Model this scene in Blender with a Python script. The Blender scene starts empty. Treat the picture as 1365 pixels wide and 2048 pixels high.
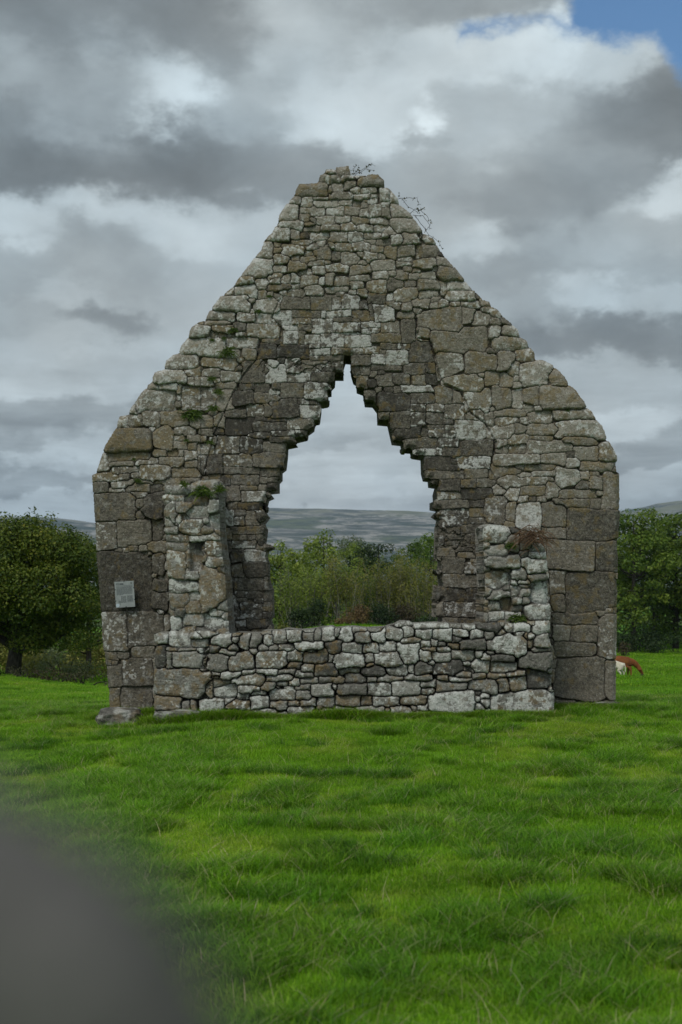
import bpy, bmesh, math, random
import numpy as np
from mathutils import Vector, Matrix
from mathutils.geometry import tessellate_polygon

scene = bpy.context.scene
COL = scene.collection
rng = np.random.default_rng(7)
random.seed(7)
PI = math.pi

# ------------------------------------------------------------------ camera
FPX, CX, HY, ZC = 2844.0, 682.5, 1160.0, 1.75      # focal length, centre column and horizon row in photo pixels; eye height
cam_d = bpy.data.cameras.new('camera')
cam = bpy.data.objects.new('camera', cam_d)
COL.objects.link(cam)
scene.camera = cam
cam.location = (0, 0, ZC)
cam.rotation_euler = (PI / 2, 0, 0)
cam_d.sensor_fit = 'VERTICAL'
cam_d.sensor_height = 36.0
cam_d.sensor_width = 24.0
cam_d.lens = 36.0 * FPX / 2048.0
cam_d.shift_y = (HY - 1024.0) / 2048.0
cam_d.clip_start = 0.02
cam_d.clip_end = 20000
cam_d.dof.use_dof = True
cam_d.dof.focus_distance = 19.0
cam_d.dof.aperture_fstop = 3.4


def at(px, py, Y):
    """the point at depth Y that the photo shows at pixel (px, py)"""
    return Vector(((px - CX) * Y / FPX, Y, ZC - (py - HY) * Y / FPX))


# ------------------------------------------------------------------ node helpers
class NT:
    def __init__(self, tree):
        self.t = tree

    def new(self, kind, **kw):
        n = self.t.nodes.new(kind)
        for k, v in kw.items():
            setattr(n, k, v)
        return n

    def put(self, sock, v):
        if isinstance(v, bpy.types.NodeSocket):
            self.t.links.new(v, sock)
        elif v is not None:
            if hasattr(sock.default_value, '__len__') and not hasattr(v, '__len__'):
                v = (v, v, v)
            if hasattr(sock.default_value, '__len__') and len(sock.default_value) == 4 and len(v) == 3:
                v = (*v, 1.0)
            sock.default_value = v

    def m(self, op, a, b=None, c=None, clamp=False):
        n = self.new('ShaderNodeMath', operation=op, use_clamp=clamp)
        for i, v in enumerate((a, b, c)):
            self.put(n.inputs[i], v)
        return n.outputs[0]

    def vm(self, op, a, b=None, scale=None):
        n = self.new('ShaderNodeVectorMath', operation=op)
        self.put(n.inputs[0], a)
        if b is not None:
            self.put(n.inputs[1], b)
        if scale is not None:
            self.put(n.inputs['Scale'], scale)
        return n.outputs[0]

    def mix(self, f, a, b, blend='MIX'):
        n = self.new('ShaderNodeMix', data_type='RGBA', blend_type=blend)
        self.put(n.inputs[0], f)
        self.put(n.inputs[6], a)
        self.put(n.inputs[7], b)
        return n.outputs[2]

    def noise(self, vec, scale, detail=5.0, rough=0.55, dist=0.0):
        n = self.new('ShaderNodeTexNoise')
        if vec is not None:
            self.put(n.inputs['Vector'], vec)
        n.inputs['Scale'].default_value = scale
        n.inputs['Detail'].default_value = detail
        n.inputs['Roughness'].default_value = rough
        n.inputs['Distortion'].default_value = dist
        return n

    def ss(self, lo, hi, v):
        n = self.new('ShaderNodeMapRange', interpolation_type='SMOOTHSTEP')
        self.put(n.inputs[0], v)
        n.inputs[1].default_value = lo
        n.inputs[2].default_value = hi
        n.inputs[3].default_value = 0.0
        n.inputs[4].default_value = 1.0
        return n.outputs[0]

    def ramp(self, f, stops):
        n = self.new('ShaderNodeValToRGB')
        e = n.color_ramp.elements
        while len(e) > 1:
            e.remove(e[-1])
        e[0].position, e[0].color = stops[0][0], (*stops[0][1], 1)
        for p, c in stops[1:]:
            x = e.new(p)
            x.color = (*c, 1)
        self.put(n.inputs[0], f)
        return n.outputs[0]

    def attr(self, name, kind='GEOMETRY'):
        return self.new('ShaderNodeAttribute', attribute_name=name, attribute_type=kind)


# ------------------------------------------------------------------ sky
world = bpy.data.worlds.new('World')
scene.world = world
world.use_nodes = True
wt = world.node_tree
wt.nodes.clear()
W = NT(wt)
SUN_EL, SUN_AZ = math.radians(50), math.radians(205)       # azimuth from +y towards +x: behind the camera, a little left
sky = W.new('ShaderNodeTexSky', sky_type='NISHITA')
sky.sun_disc = False
sky.sun_elevation = SUN_EL
sky.sun_rotation = SUN_AZ
sky.air_density = 1.3
sky.ozone_density = 2.0
dirn = W.new('ShaderNodeTexCoord').outputs['Generated']
sx = W.new('ShaderNodeSeparateXYZ')
W.put(sx.inputs[0], dirn)
dx, dy, dz = sx.outputs
wsq = W.vm('MULTIPLY', dirn, (1.0, 1.0, 1.6))
warp = W.noise(wsq, 9.0, 5.0, 0.55).outputs['Color']
wsp = W.new('ShaderNodeSeparateXYZ')
W.put(wsp.inputs[0], warp)
n_big = W.noise(wsq, 4.0, 4.0, 0.5, 0.2).outputs['Fac']
n_mid = W.noise(W.vm('ADD', wsq, (3.1, 1.7, 0.4)), 13.0, 6.0, 0.55, 0.2).outputs['Fac']
az = W.m('ARCTAN2', dx, dy)
el = W.m('ARCSINE', dz)
WA = 0.085
fine = W.noise(W.vm('ADD', wsq, (1.3, 4.1, 2.2)), 34.0, 4.0, 0.6).outputs['Color']
fsp = W.new('ShaderNodeSeparateXYZ')
W.put(fsp.inputs[0], fine)
azw = W.m('MULTIPLY_ADD', W.m('SUBTRACT', wsp.outputs[0], 0.5), WA, az)
elw = W.m('MULTIPLY_ADD', W.m('SUBTRACT', wsp.outputs[1], 0.5), WA * 0.75, el)
azw = W.m('MULTIPLY_ADD', W.m('SUBTRACT', fsp.outputs[0], 0.5), 0.044, azw)
elw = W.m('MULTIPLY_ADD', W.m('SUBTRACT', fsp.outputs[1], 0.5), 0.038, elw)
# cloud banks: azimuth/elevation of each bank's middle, its spread, how bright it is (as read off the photograph, sRGB 0..1)
BANKS = [
    # px,  py,  sx, sy, value
    (90, 20, 190, 70, .50), (330, 60, 150, 70, .49), (70, 130, 90, 45, .60), (230, 120, 70, 60, .66), (420, 110, 60, 60, .52),
    (340, 175, 80, 60, .77), (560, 90, 110, 70, .68), (640, 170, 90, 60, .73), (500, 210, 90, 60, .62), (160, 220, 110, 60, .60),
    (120, 330, 190, 60, .47), (350, 340, 160, 60, .50), (540, 330, 120, 55, .55), (30, 250, 80, 60, .50),
    (40, 470, 60, 40, .70), (200, 420, 80, 30, .72), (180, 490, 90, 40, .58), (330, 470, 110, 45, .70), (460, 450, 80, 40, .68),
    (60, 560, 110, 45, .59), (230, 560, 110, 45, .60), (120, 610, 60, 30, .68), (190, 665, 60, 30, .52), (60, 660, 70, 30, .63),
    (330, 600, 90, 50, .66), (120, 700, 110, 28, .66), (60, 790, 110, 28, .68), (200, 760, 80, 30, .62), (90, 850, 130, 28, .56),
    (150, 925, 90, 22, .70), (60, 960, 120, 22, .58), (100, 1010, 140, 18, .70), (90, 890, 100, 16, .61),
    (760, 40, 130, 50, .57), (900, 30, 120, 45, .56), (1050, 25, 90, 35, .58), (700, 90, 90, 50, .64), (800, 130, 110, 50, .72),
    (960, 120, 110, 45, .75), (1090, 100, 80, 40, .77), (1230, 140, 90, 45, .70), (1300, 120, 50, 30, .68),
    (740, 190, 90, 50, .76), (865, 262, 34, 26, .88), (800, 250, 80, 45, .75), (960, 230, 100, 60, .66), (1080, 200, 90, 60, .64),
    (1240, 230, 110, 55, .52), (1340, 240, 80, 60, .48), (1150, 300, 110, 55, .58), (900, 340, 120, 45, .61), (1040, 370, 140, 55, .55),
    (1200, 350, 80, 45, .54), (1290, 385, 60, 30, .76), (1350, 350, 40, 40, .74), (1080, 430, 80, 35, .54), (960, 480, 70, 30, .70),
    (1130, 480, 110, 40, .62), (1310, 460, 90, 40, .64), (900, 450, 60, 40, .62), (1050, 540, 90, 40, .58), (1180, 570, 70, 26, .71),
    (1310, 530, 80, 35, .60), (1330, 600, 70, 30, .66), (1050, 620, 90, 40, .62), (1200, 670, 140, 38, .50), (1330, 690, 80, 36, .50),
    (1150, 745, 110, 28, .64), (1320, 770, 90, 30, .63), (1250, 850, 60, 30, .70), (1340, 880, 70, 24, .56), (1260, 905, 60, 18, .56),
    (1300, 960, 90, 22, .66), (1330, 1000, 80, 18, .62),
    (690, 770, 70, 40, .70), (640, 850, 70, 30, .68), (760, 880, 90, 24, .66), (640, 905, 80, 18, .63), (740, 940, 90, 18, .69),
    (600, 965, 60, 16, .73), (760, 985, 120, 16, .72), (640, 1005, 120, 14, .70), (800, 1015, 120, 12, .68),
]
cmb = W.new('ShaderNodeCombineXYZ')
W.put(cmb.inputs[0], azw)
W.put(cmb.inputs[1], elw)
acc = (0.00012, 0.0002, 0.0)
base_dir = cmb.outputs[0]
for bi, (px, py, sxx, syy, val) in enumerate(BANKS):
    if bi and bi % 8 == 0:                      # taken in turns, so that few values are held at a time
        n = W.new('ShaderNodeVectorMath', operation='MULTIPLY_ADD')
        W.put(n.inputs[0], acc)
        n.inputs[1].default_value = (1e-9, 1e-9, 0)
        W.put(n.inputs[2], cmb.outputs[0])
        base_dir = n.outputs[0]
    a0 = math.atan2(px - CX, FPX)
    e0 = math.atan2(HY - py, math.hypot(px - CX, FPX))
    kx, ky = FPX / (sxx * .95), FPX / (syy * .95)
    n = W.new('ShaderNodeVectorMath', operation='MULTIPLY_ADD')
    W.put(n.inputs[0], base_dir)
    n.inputs[1].default_value = (kx, ky, 0)
    n.inputs[2].default_value = (-a0 * kx, -e0 * ky, 0)
    d = W.new('ShaderNodeVectorMath', operation='DOT_PRODUCT')
    W.put(d.inputs[0], n.outputs[0])
    W.put(d.inputs[1], n.outputs[0])
    g = W.m('POWER', 0.27, d.outputs['Value'])
    n = W.new('ShaderNodeVectorMath', operation='MULTIPLY_ADD')
    W.put(n.inputs[0], g)
    n.inputs[1].default_value = (val, 1, 0)
    W.put(n.inputs[2], acc)
    acc = n.outputs[0]
spl = W.new('ShaderNodeSeparateXYZ')
W.put(spl.inputs[0], acc)
lum = W.m('DIVIDE', spl.outputs[0], spl.outputs[1])
lum = W.m('MULTIPLY_ADD', W.m('SUBTRACT', n_big, 0.5), 0.10, lum)
lum = W.m('MULTIPLY_ADD', W.m('SUBTRACT', n_mid, 0.5), 0.20, lum)
lum = W.m('MULTIPLY_ADD', W.m('SUBTRACT', lum, 0.60), 1.12, 0.58)
band = W.noise(W.vm('MULTIPLY', dirn, (1.0, 1.0, 7.0)), 9.0, 6.0, 0.6, 0.3).outputs['Fac']
lum = W.m('MULTIPLY_ADD', W.m('MULTIPLY', W.m('SUBTRACT', band, 0.5), W.ss(0.20, 0.06, el)), 0.34, lum)
lum = W.m('MULTIPLY_ADD', W.ss(0.12, 0.03, el), -0.035, lum)
# overhead and behind the camera the cloud is thinner and brighter (the light comes from there)
back = W.ss(0.25, -0.7, dy)
lum = W.m('MULTIPLY_ADD', back, 0.17, lum)
lum = W.m('POWER', W.m('MAXIMUM', lum, 0.02), 2.2)
cool = W.ramp(W.noise(wsq, 5.0, 3.0).outputs['Fac'], [(0.35, (0.84, 1.00, 1.09)), (0.65, (0.90, 1.01, 1.05))])
cv = W.new('ShaderNodeCombineXYZ')
for i in range(3):
    W.put(cv.inputs[i], lum)
cloud = W.vm('MULTIPLY', cv.outputs[0], cool)
cloud = W.vm('SCALE', cloud, scale=10.0)
# the blue gap, upper right
def halfspace(px0, py0, px1, py1):
    """signed angle from the line through two points of the sky, positive above / right of it"""
    a0, e0 = math.atan2(px0 - CX, FPX), math.atan2(HY - py0, math.hypot(px0 - CX, FPX))
    a1, e1 = math.atan2(px1 - CX, FPX), math.atan2(HY - py1, math.hypot(px1 - CX, FPX))
    L = math.hypot(a1 - a0, e1 - e0)
    nx, ny = -(e1 - e0) / L, (a1 - a0) / L
    return W.m('MULTIPLY_ADD', W.m('SUBTRACT', az_b, a0), nx, W.m('MULTIPLY', W.m('SUBTRACT', el_b, e0), ny))
wp2 = W.noise(wsq, 26.0, 7.0, 0.65).outputs['Color']
ws2 = W.new('ShaderNodeSeparateXYZ')
W.put(ws2.inputs[0], wp2)
az_b = W.m('MULTIPLY_ADD', W.m('SUBTRACT', ws2.outputs[0], 0.5), 0.034, az)
el_b = W.m('MULTIPLY_ADD', W.m('SUBTRACT', ws2.outputs[1], 0.5), 0.034, el)
gap = W.m('MAXIMUM', W.m('MAXIMUM', halfspace(900, 88, 1080, 56), halfspace(1080, 56, 1300, 98)), halfspace(1296, 92, 1372, 168))
right = W.m('SUBTRACT', az_b, math.atan2(1126 - CX, FPX))
strip = W.m('MINIMUM', W.m('SUBTRACT', math.atan2(HY - 50, FPX), el_b), W.m('SUBTRACT', az_b, math.atan2(905 - CX, FPX)))
gap = W.m('MINIMUM', gap, W.m('MAXIMUM', right, strip))
limit = W.m('MINIMUM', W.m('MULTIPLY', W.m('SUBTRACT', 0.40, azw), 0.2), W.m('MINIMUM', W.m('MULTIPLY', W.m('SUBTRACT', 0.50, elw), 0.2), W.m('MULTIPLY', W.m('SUBTRACT', elw, 0.29), 0.4)))
gap = W.m('MINIMUM', gap, limit)
gapf = W.ss(-0.004, 0.010, gap)
blue = W.vm('MULTIPLY', sky.outputs[0], (0.48, 0.64, 0.78))
colr = W.mix(gapf, cloud, blue)
bg = W.new('ShaderNodeBackground')
W.put(bg.inputs[0], colr)
bg.inputs[1].default_value = 0.1
wo = W.new('ShaderNodeOutputWorld')
W.t.links.new(bg.outputs[0], wo.inputs[0])
world.cycles.sampling_method = 'MANUAL'
world.cycles.sample_map_resolution = 512

# ------------------------------------------------------------------ sun behind cloud
sd = bpy.data.lights.new('sun', 'SUN')
sd.energy = 1.3
sd.angle = math.radians(14)
sd.color = (1.0, 0.95, 0.88)
so = bpy.data.objects.new('sun', sd)
COL.objects.link(so)
sdir = Vector((math.sin(SUN_AZ) * math.cos(SUN_EL), math.cos(SUN_AZ) * math.cos(SUN_EL), math.sin(SUN_EL)))
so.rotation_euler = sdir.to_track_quat('Z', 'Y').to_euler()

scene.view_settings.view_transform = 'Standard'
scene.view_settings.look = 'None'
scene.view_settings.exposure = 0.4
scene.view_settings.gamma = 1.0
scene.view_settings.use_curve_mapping = False
scene.cycles.max_bounces = 6
scene.cycles.transparent_max_bounces = 8


# ------------------------------------------------------------------ scene helpers
def tag(o, label=None, cat=None, group=None, kind=None):
    for k, v in (('label', label), ('category', cat), ('group', group), ('kind', kind)):
        if v:
            o[k] = v
    return o


def empty(name, loc, label, cat, group=None, rz=0.0):
    o = bpy.data.objects.new(name, None)
    COL.objects.link(o)
    o.location = loc
    o.rotation_euler = (0, 0, rz)
    o.empty_display_size = 0.2
    return tag(o, label, cat, group)


def np_mesh(name, V, quads=None, tris=None, smooth=True):
    """mesh from arrays of vertices, quads and triangles"""
    me = bpy.data.meshes.new(name)
    V = np.asarray(V, dtype=np.float32)
    me.vertices.add(len(V))
    me.vertices.foreach_set('co', V.ravel())
    loops, starts, n = [], [], 0
    if quads is not None and len(quads):
        q = np.asarray(quads, dtype=np.int32)
        loops.append(q.ravel())
        starts.append(np.arange(len(q), dtype=np.int32) * 4)
        n = q.size
    if tris is not None and len(tris):
        t = np.asarray(tris, dtype=np.int32)
        loops.append(t.ravel())
        starts.append(np.arange(len(t), dtype=np.int32) * 3 + n)
    L = np.concatenate(loops)
    S = np.concatenate(starts)
    me.loops.add(len(L))
    me.loops.foreach_set('vertex_index', L)
    me.polygons.add(len(S))
    me.polygons.foreach_set('loop_start', S)
    me.update(calc_edges=True)
    me.validate()
    me.polygons.foreach_set('use_smooth', np.full(len(me.polygons), smooth, dtype=bool))
    return me


def fattr(me, name, data, domain='POINT'):
    a = me.attributes.new(name, 'FLOAT', domain)
    a.data.foreach_set('value', np.asarray(data, dtype=np.float32).ravel())


def cattr(me, name, rgb, domain='POINT'):
    a = me.attributes.new(name, 'FLOAT_COLOR', domain)
    rgb = np.asarray(rgb, dtype=np.float32)
    if rgb.shape[1] == 3:
        rgb = np.concatenate([rgb, np.ones((len(rgb), 1), np.float32)], 1)
    a.data.foreach_set('color', rgb.ravel())


def link(name, me, mat, parent=None):
    o = bpy.data.objects.new(name, me)
    COL.objects.link(o)
    if mat is not None:
        me.materials.append(mat)
    if parent is not None:
        o.parent = parent
    return o


def ss(a, b, x):
    t = np.clip((x - a) / (b - a), 0, 1)
    return t * t * (3 - 2 * t)


_T = np.random.default_rng(99).random((256, 256)).astype(np.float32)


def vn(x, y, seed=0):
    xi = np.floor(x).astype(np.int64)
    yi = np.floor(y).astype(np.int64)
    fx = (x - xi).astype(np.float32)
    fy = (y - yi).astype(np.float32)
    fx = fx * fx * (3 - 2 * fx)
    fy = fy * fy * (3 - 2 * fy)
    xi = xi + seed * 37
    yi = yi + seed * 71
    x0, x1, y0, y1 = xi & 255, (xi + 1) & 255, yi & 255, (yi + 1) & 255
    a = _T[y0, x0] + (_T[y0, x1] - _T[y0, x0]) * fx
    b = _T[y1, x0] + (_T[y1, x1] - _T[y1, x0]) * fx
    return a + (b - a) * fy


def fbm(x, y, octv=4, seed=0, gain=0.5):
    s, a, n = 0.0, 1.0, 0.0
    for k in range(octv):
        s = s + a * vn(x * 2.03 ** k + 5.3 * k, y * 2.03 ** k + 1.7 * k, seed + k)
        n += a
        a *= gain
    return s / n


def tube(pts, rad, n=6, cap=True):
    """vertices and faces of a tapered tube through pts"""
    P = [Vector(p) for p in pts]
    V, Q, T = [], [], []
    up = Vector((0.3, 0.2, 1)).normalized()
    for i, p in enumerate(P):
        d = (P[min(i + 1, len(P) - 1)] - P[max(i - 1, 0)])
        d = d.normalized() if d.length > 1e-9 else Vector((0, 0, 1))
        a = d.cross(up)
        if a.length < 1e-3:
            a = d.cross(Vector((1, 0, 0)))
        a.normalize()
        b = d.cross(a)
        for k in range(n):
            t = 2 * PI * k / n
            V.append(p + (a * math.cos(t) + b * math.sin(t)) * rad[i])
    for i in range(len(P) - 1):
        for k in range(n):
            k2 = (k + 1) % n
            Q.append((i * n + k, i * n + k2, (i + 1) * n + k2, (i + 1) * n + k))
    if cap:
        for k in range(1, n - 1):
            T.append((0, k + 1, k))
            o = (len(P) - 1) * n
            T.append((o, o + k, o + k + 1))
    return V, Q, T


class Mesher:
    """collects pieces into one mesh"""
    def __init__(self):
        self.V, self.Q, self.T, self.tone = [], [], [], []

    def add(self, V, Q=(), T=(), tone=None):
        o = len(self.V)
        self.V.extend(V)
        self.Q.extend(tuple(i + o for i in q) for q in Q)
        self.T.extend(tuple(i + o for i in t) for t in T)
        if tone is not None:
            self.tone.extend([tone] * len(V))

    def mesh(self, name, smooth=True):
        me = np_mesh(name, np.array([tuple(v) for v in self.V]), self.Q, self.T, smooth)
        if self.tone:
            fattr(me, 'tone', self.tone)
        return me


def principled(name, rough=0.85, spec=0.25):
    m = bpy.data.materials.new(name)
    m.use_nodes = True
    t = m.node_tree
    b = t.nodes['Principled BSDF']
    b.inputs['Roughness'].default_value = rough
    b.inputs['Specular IOR Level'].default_value = spec
    return m, NT(t), b

# ------------------------------------------------------------------ ground
_gy = np.array([-60, 19, 22, 30, 40, 50, 70, 89, 115, 140, 200, 400, 900, 12000], float)
_gz = np.array([0, 0, -.12, -.72, -1.42, -2.12, -3.4, -4.45, -4.62, -4.72, -5.4, -8, -14, -14], float)


def gz(x, y, bumps=True):
    x = np.asarray(x, float)
    y = np.asarray(y, float)
    z = (np.interp(y - 1.5, _gy, _gz) + np.interp(y, _gy, _gz) + np.interp(y + 1.5, _gy, _gz)) / 3
    near = ss(34, 22, y)
    z = z - 0.13 * ss(-1.2, -3.4, x) * near
    z = z + 3.25 * np.exp(-((x - 1.0) / 9.5) ** 2 - ((y - 93) / 20.0) ** 2)
    z = z + 0.55 * ss(-6, -14, x) * np.exp(-((y - 52) / 14.0) ** 2)
    if bumps:
        f = ss(150, 40, y)
        z = z + f * (0.09 * (fbm(x * 0.45, y * 0.45, 3, 3) - 0.5) + 0.05 * (fbm(x * 1.5, y * 1.5, 3, 8) - 0.5)) * ss(0.0, 3.0, np.abs(y) + 1)
    return z


def lines(near_lo, near_hi, step, far_lo, far_hi, growth=1.16):
    c = list(np.arange(near_lo, near_hi + 1e-6, step))
    s = step
    while c[-1] < far_hi:
        s *= growth
        c.append(c[-1] + s)
    s = step
    while c[0] > far_lo:
        s *= growth
        c.insert(0, c[0] - s)
    return np.array(c)


xs = lines(-9, 9, 0.14, -4000, 4000)
ys = lines(2.0, 28, 0.14, -60, 9000)
GX, GY = np.meshgrid(xs, ys)
GZ = gz(GX, GY)
nx, ny = len(xs), len(ys)
idx = np.arange(nx * ny).reshape(ny, nx)
quads = np.stack([idx[:-1, :-1], idx[:-1, 1:], idx[1:, 1:], idx[1:, :-1]], -1).reshape(-1, 4)
gm, N, B = principled('pasture_soil', 0.95, 0.1)
geo = N.new('ShaderNodeNewGeometry').outputs['Position']
n1 = N.noise(geo, 0.35, 5, 0.6).outputs['Fac']
n2 = N.noise(geo, 3.0, 6, 0.65).outputs['Fac']
n3 = N.noise(geo, 40.0, 3, 0.6).outputs['Fac']
c = N.ramp(n1, [(0.35, (0.045, 0.125, 0.005)), (0.6, (0.085, 0.22, 0.010))])
c = N.mix(N.ss(0.45, 0.7, n2), c, (0.11, 0.21, 0.02))
c = N.mix(N.m('MULTIPLY', N.ss(0.5, 0.75, n3), 0.5), c, (0.025, 0.05, 0.008))
n0 = N.noise(geo, 0.016, 4, 0.6).outputs['Fac']
dist = N.new('ShaderNodeSeparateXYZ')
N.put(dist.inputs[0], geo)
c = N.mix(N.m('MULTIPLY', N.ss(100, 220, dist.outputs[1]), N.ss(0.42, 0.52, n0)), c, (0.05, 0.075, 0.02))
N.put(B.inputs['Base Color'], c)
bp = N.new('ShaderNodeBump')
bp.inputs['Strength'].default_value = 0.6
bp.inputs['Distance'].default_value = 0.05
N.put(bp.inputs['Height'], n2)
N.t.links.new(bp.outputs[0], B.inputs['Normal'])
ground = link('ground', np_mesh('ground', np.stack([GX, GY, GZ], -1).reshape(-1, 3), quads), gm)
tag(ground, 'green pasture ground falling away behind the ruin to the wooded plain', 'ground', kind='structure')

# ------------------------------------------------------------------ far limestone hills
hx = np.linspace(-3200, 3200, 321)
hv = np.linspace(0, 1, 90)
ridge_px = np.array([-1600, -700, -200, 0, 60, 110, 150, 190, 260, 360, 450, 540, 640, 720, 800, 880, 960, 1080, 1180, 1240, 1290, 1310, 1340, 1400, 1600, 2100, 3000], float)
ridge_py = np.array([1090, 1060, 1046, 1040, 1036, 1036, 1040, 1046, 1050, 1040, 1026, 1018, 1020, 1022, 1023, 1029, 1034, 1036, 1034, 1022, 1014, 1008, 1004, 1000, 1010, 1040, 1090], float)
HYD, HN = 6500.0, 3000.0
HXg, HVg = np.meshgrid(hx, hv)
pxr = HXg / HYD * FPX + CX
top = ZC - (np.interp(pxr, ridge_px, ridge_py) - HY) * HYD / FPX
jit = (fbm(HXg / 420 + 9, HVg * 5, 4, 21) - 0.5)
prof = np.interp(HVg, [0, 0.12, 0.35, 0.62, 0.86, 1.0], [0, 0.10, 0.36, 0.68, 0.95, 1.0])
steps = np.floor(prof * 13 + jit * 1.2)
fr = prof * 13 + jit * 1.2 - steps
terr = (steps + ss(0.55, 1.0, fr)) / 13
Hz = -14 + (top + 14) * np.clip(0.55 * prof + 0.45 * terr, 0, 1.01) + 6 * (fbm(HXg / 90, HVg * 30, 3, 4) - 0.5) * ss(0, .2, HVg) * ss(1.0, .9, HVg)
HYg = HN + (HYD - HN) * HVg + 300 * (fbm(HXg / 700, HVg * 3 + 3, 3, 5) - 0.5) * (1 - HVg)
V = np.stack([HXg, HYg, Hz], -1)
Vb = V[-1].copy()
Vb[:, 1] += 2500
Vb[:, 2] = -20
V = np.concatenate([V.reshape(-1, 3), Vb])
ix = np.arange(len(hx) * (len(hv) + 1)).reshape(len(hv) + 1, len(hx))
quads = np.stack([ix[:-1, :-1], ix[:-1, 1:], ix[1:, 1:], ix[1:, :-1]], -1).reshape(-1, 4)
hm, N, B = principled('limestone_hill', 0.95, 0.1)
geo = N.new('ShaderNodeNewGeometry')
P = geo.outputs['Position']
st = N.vm('MULTIPLY', P, (0.0016, 0.0014, 0.009))
a = N.noise(st, 2.0, 6, 0.6, 0.3).outputs['Fac']
b2 = N.noise(N.vm('MULTIPLY', P, (0.006, 0.006, 0.03)), 2.0, 6, 0.65).outputs['Fac']
c = N.ramp(a, [(0.36, (0.030, 0.045, 0.025)), (0.45, (0.10, 0.105, 0.095)), (0.52, (0.30, 0.285, 0.26)), (0.58, (0.07, 0.085, 0.05)), (0.70, (0.11, 0.135, 0.05))])
c = N.mix(N.m('MULTIPLY', N.ss(0.50, 0.58, b2), 0.85), c, (0.030, 0.045, 0.030))
b3 = N.noise(N.vm('MULTIPLY', P, (0.02, 0.012, 0.06)), 2.0, 4, 0.7).outputs['Fac']
c = N.mix(N.m('MULTIPLY', N.ss(0.56, 0.62, b3), 0.7), c, (0.026, 0.040, 0.022))
sp = N.new('ShaderNodeSeparateXYZ')
N.put(sp.inputs[0], P)
c = N.mix(N.m('MULTIPLY', N.ss(235, 300, sp.outputs[2]), N.ss(0.42, 0.56, a)), c, (0.13, 0.135, 0.075))
low = N.m('MULTIPLY', N.ss(75, 25, sp.outputs[2]), N.ss(0.40, 0.5, b2))
c = N.mix(low, c, (0.055, 0.085, 0.05))
N.put(B.inputs['Base Color'], c)
hills = link('hills', np_mesh('hills', V, quads), hm)
tag(hills, 'long grey limestone hills with bare terraces on the horizon', 'hills', kind='structure')

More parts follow.
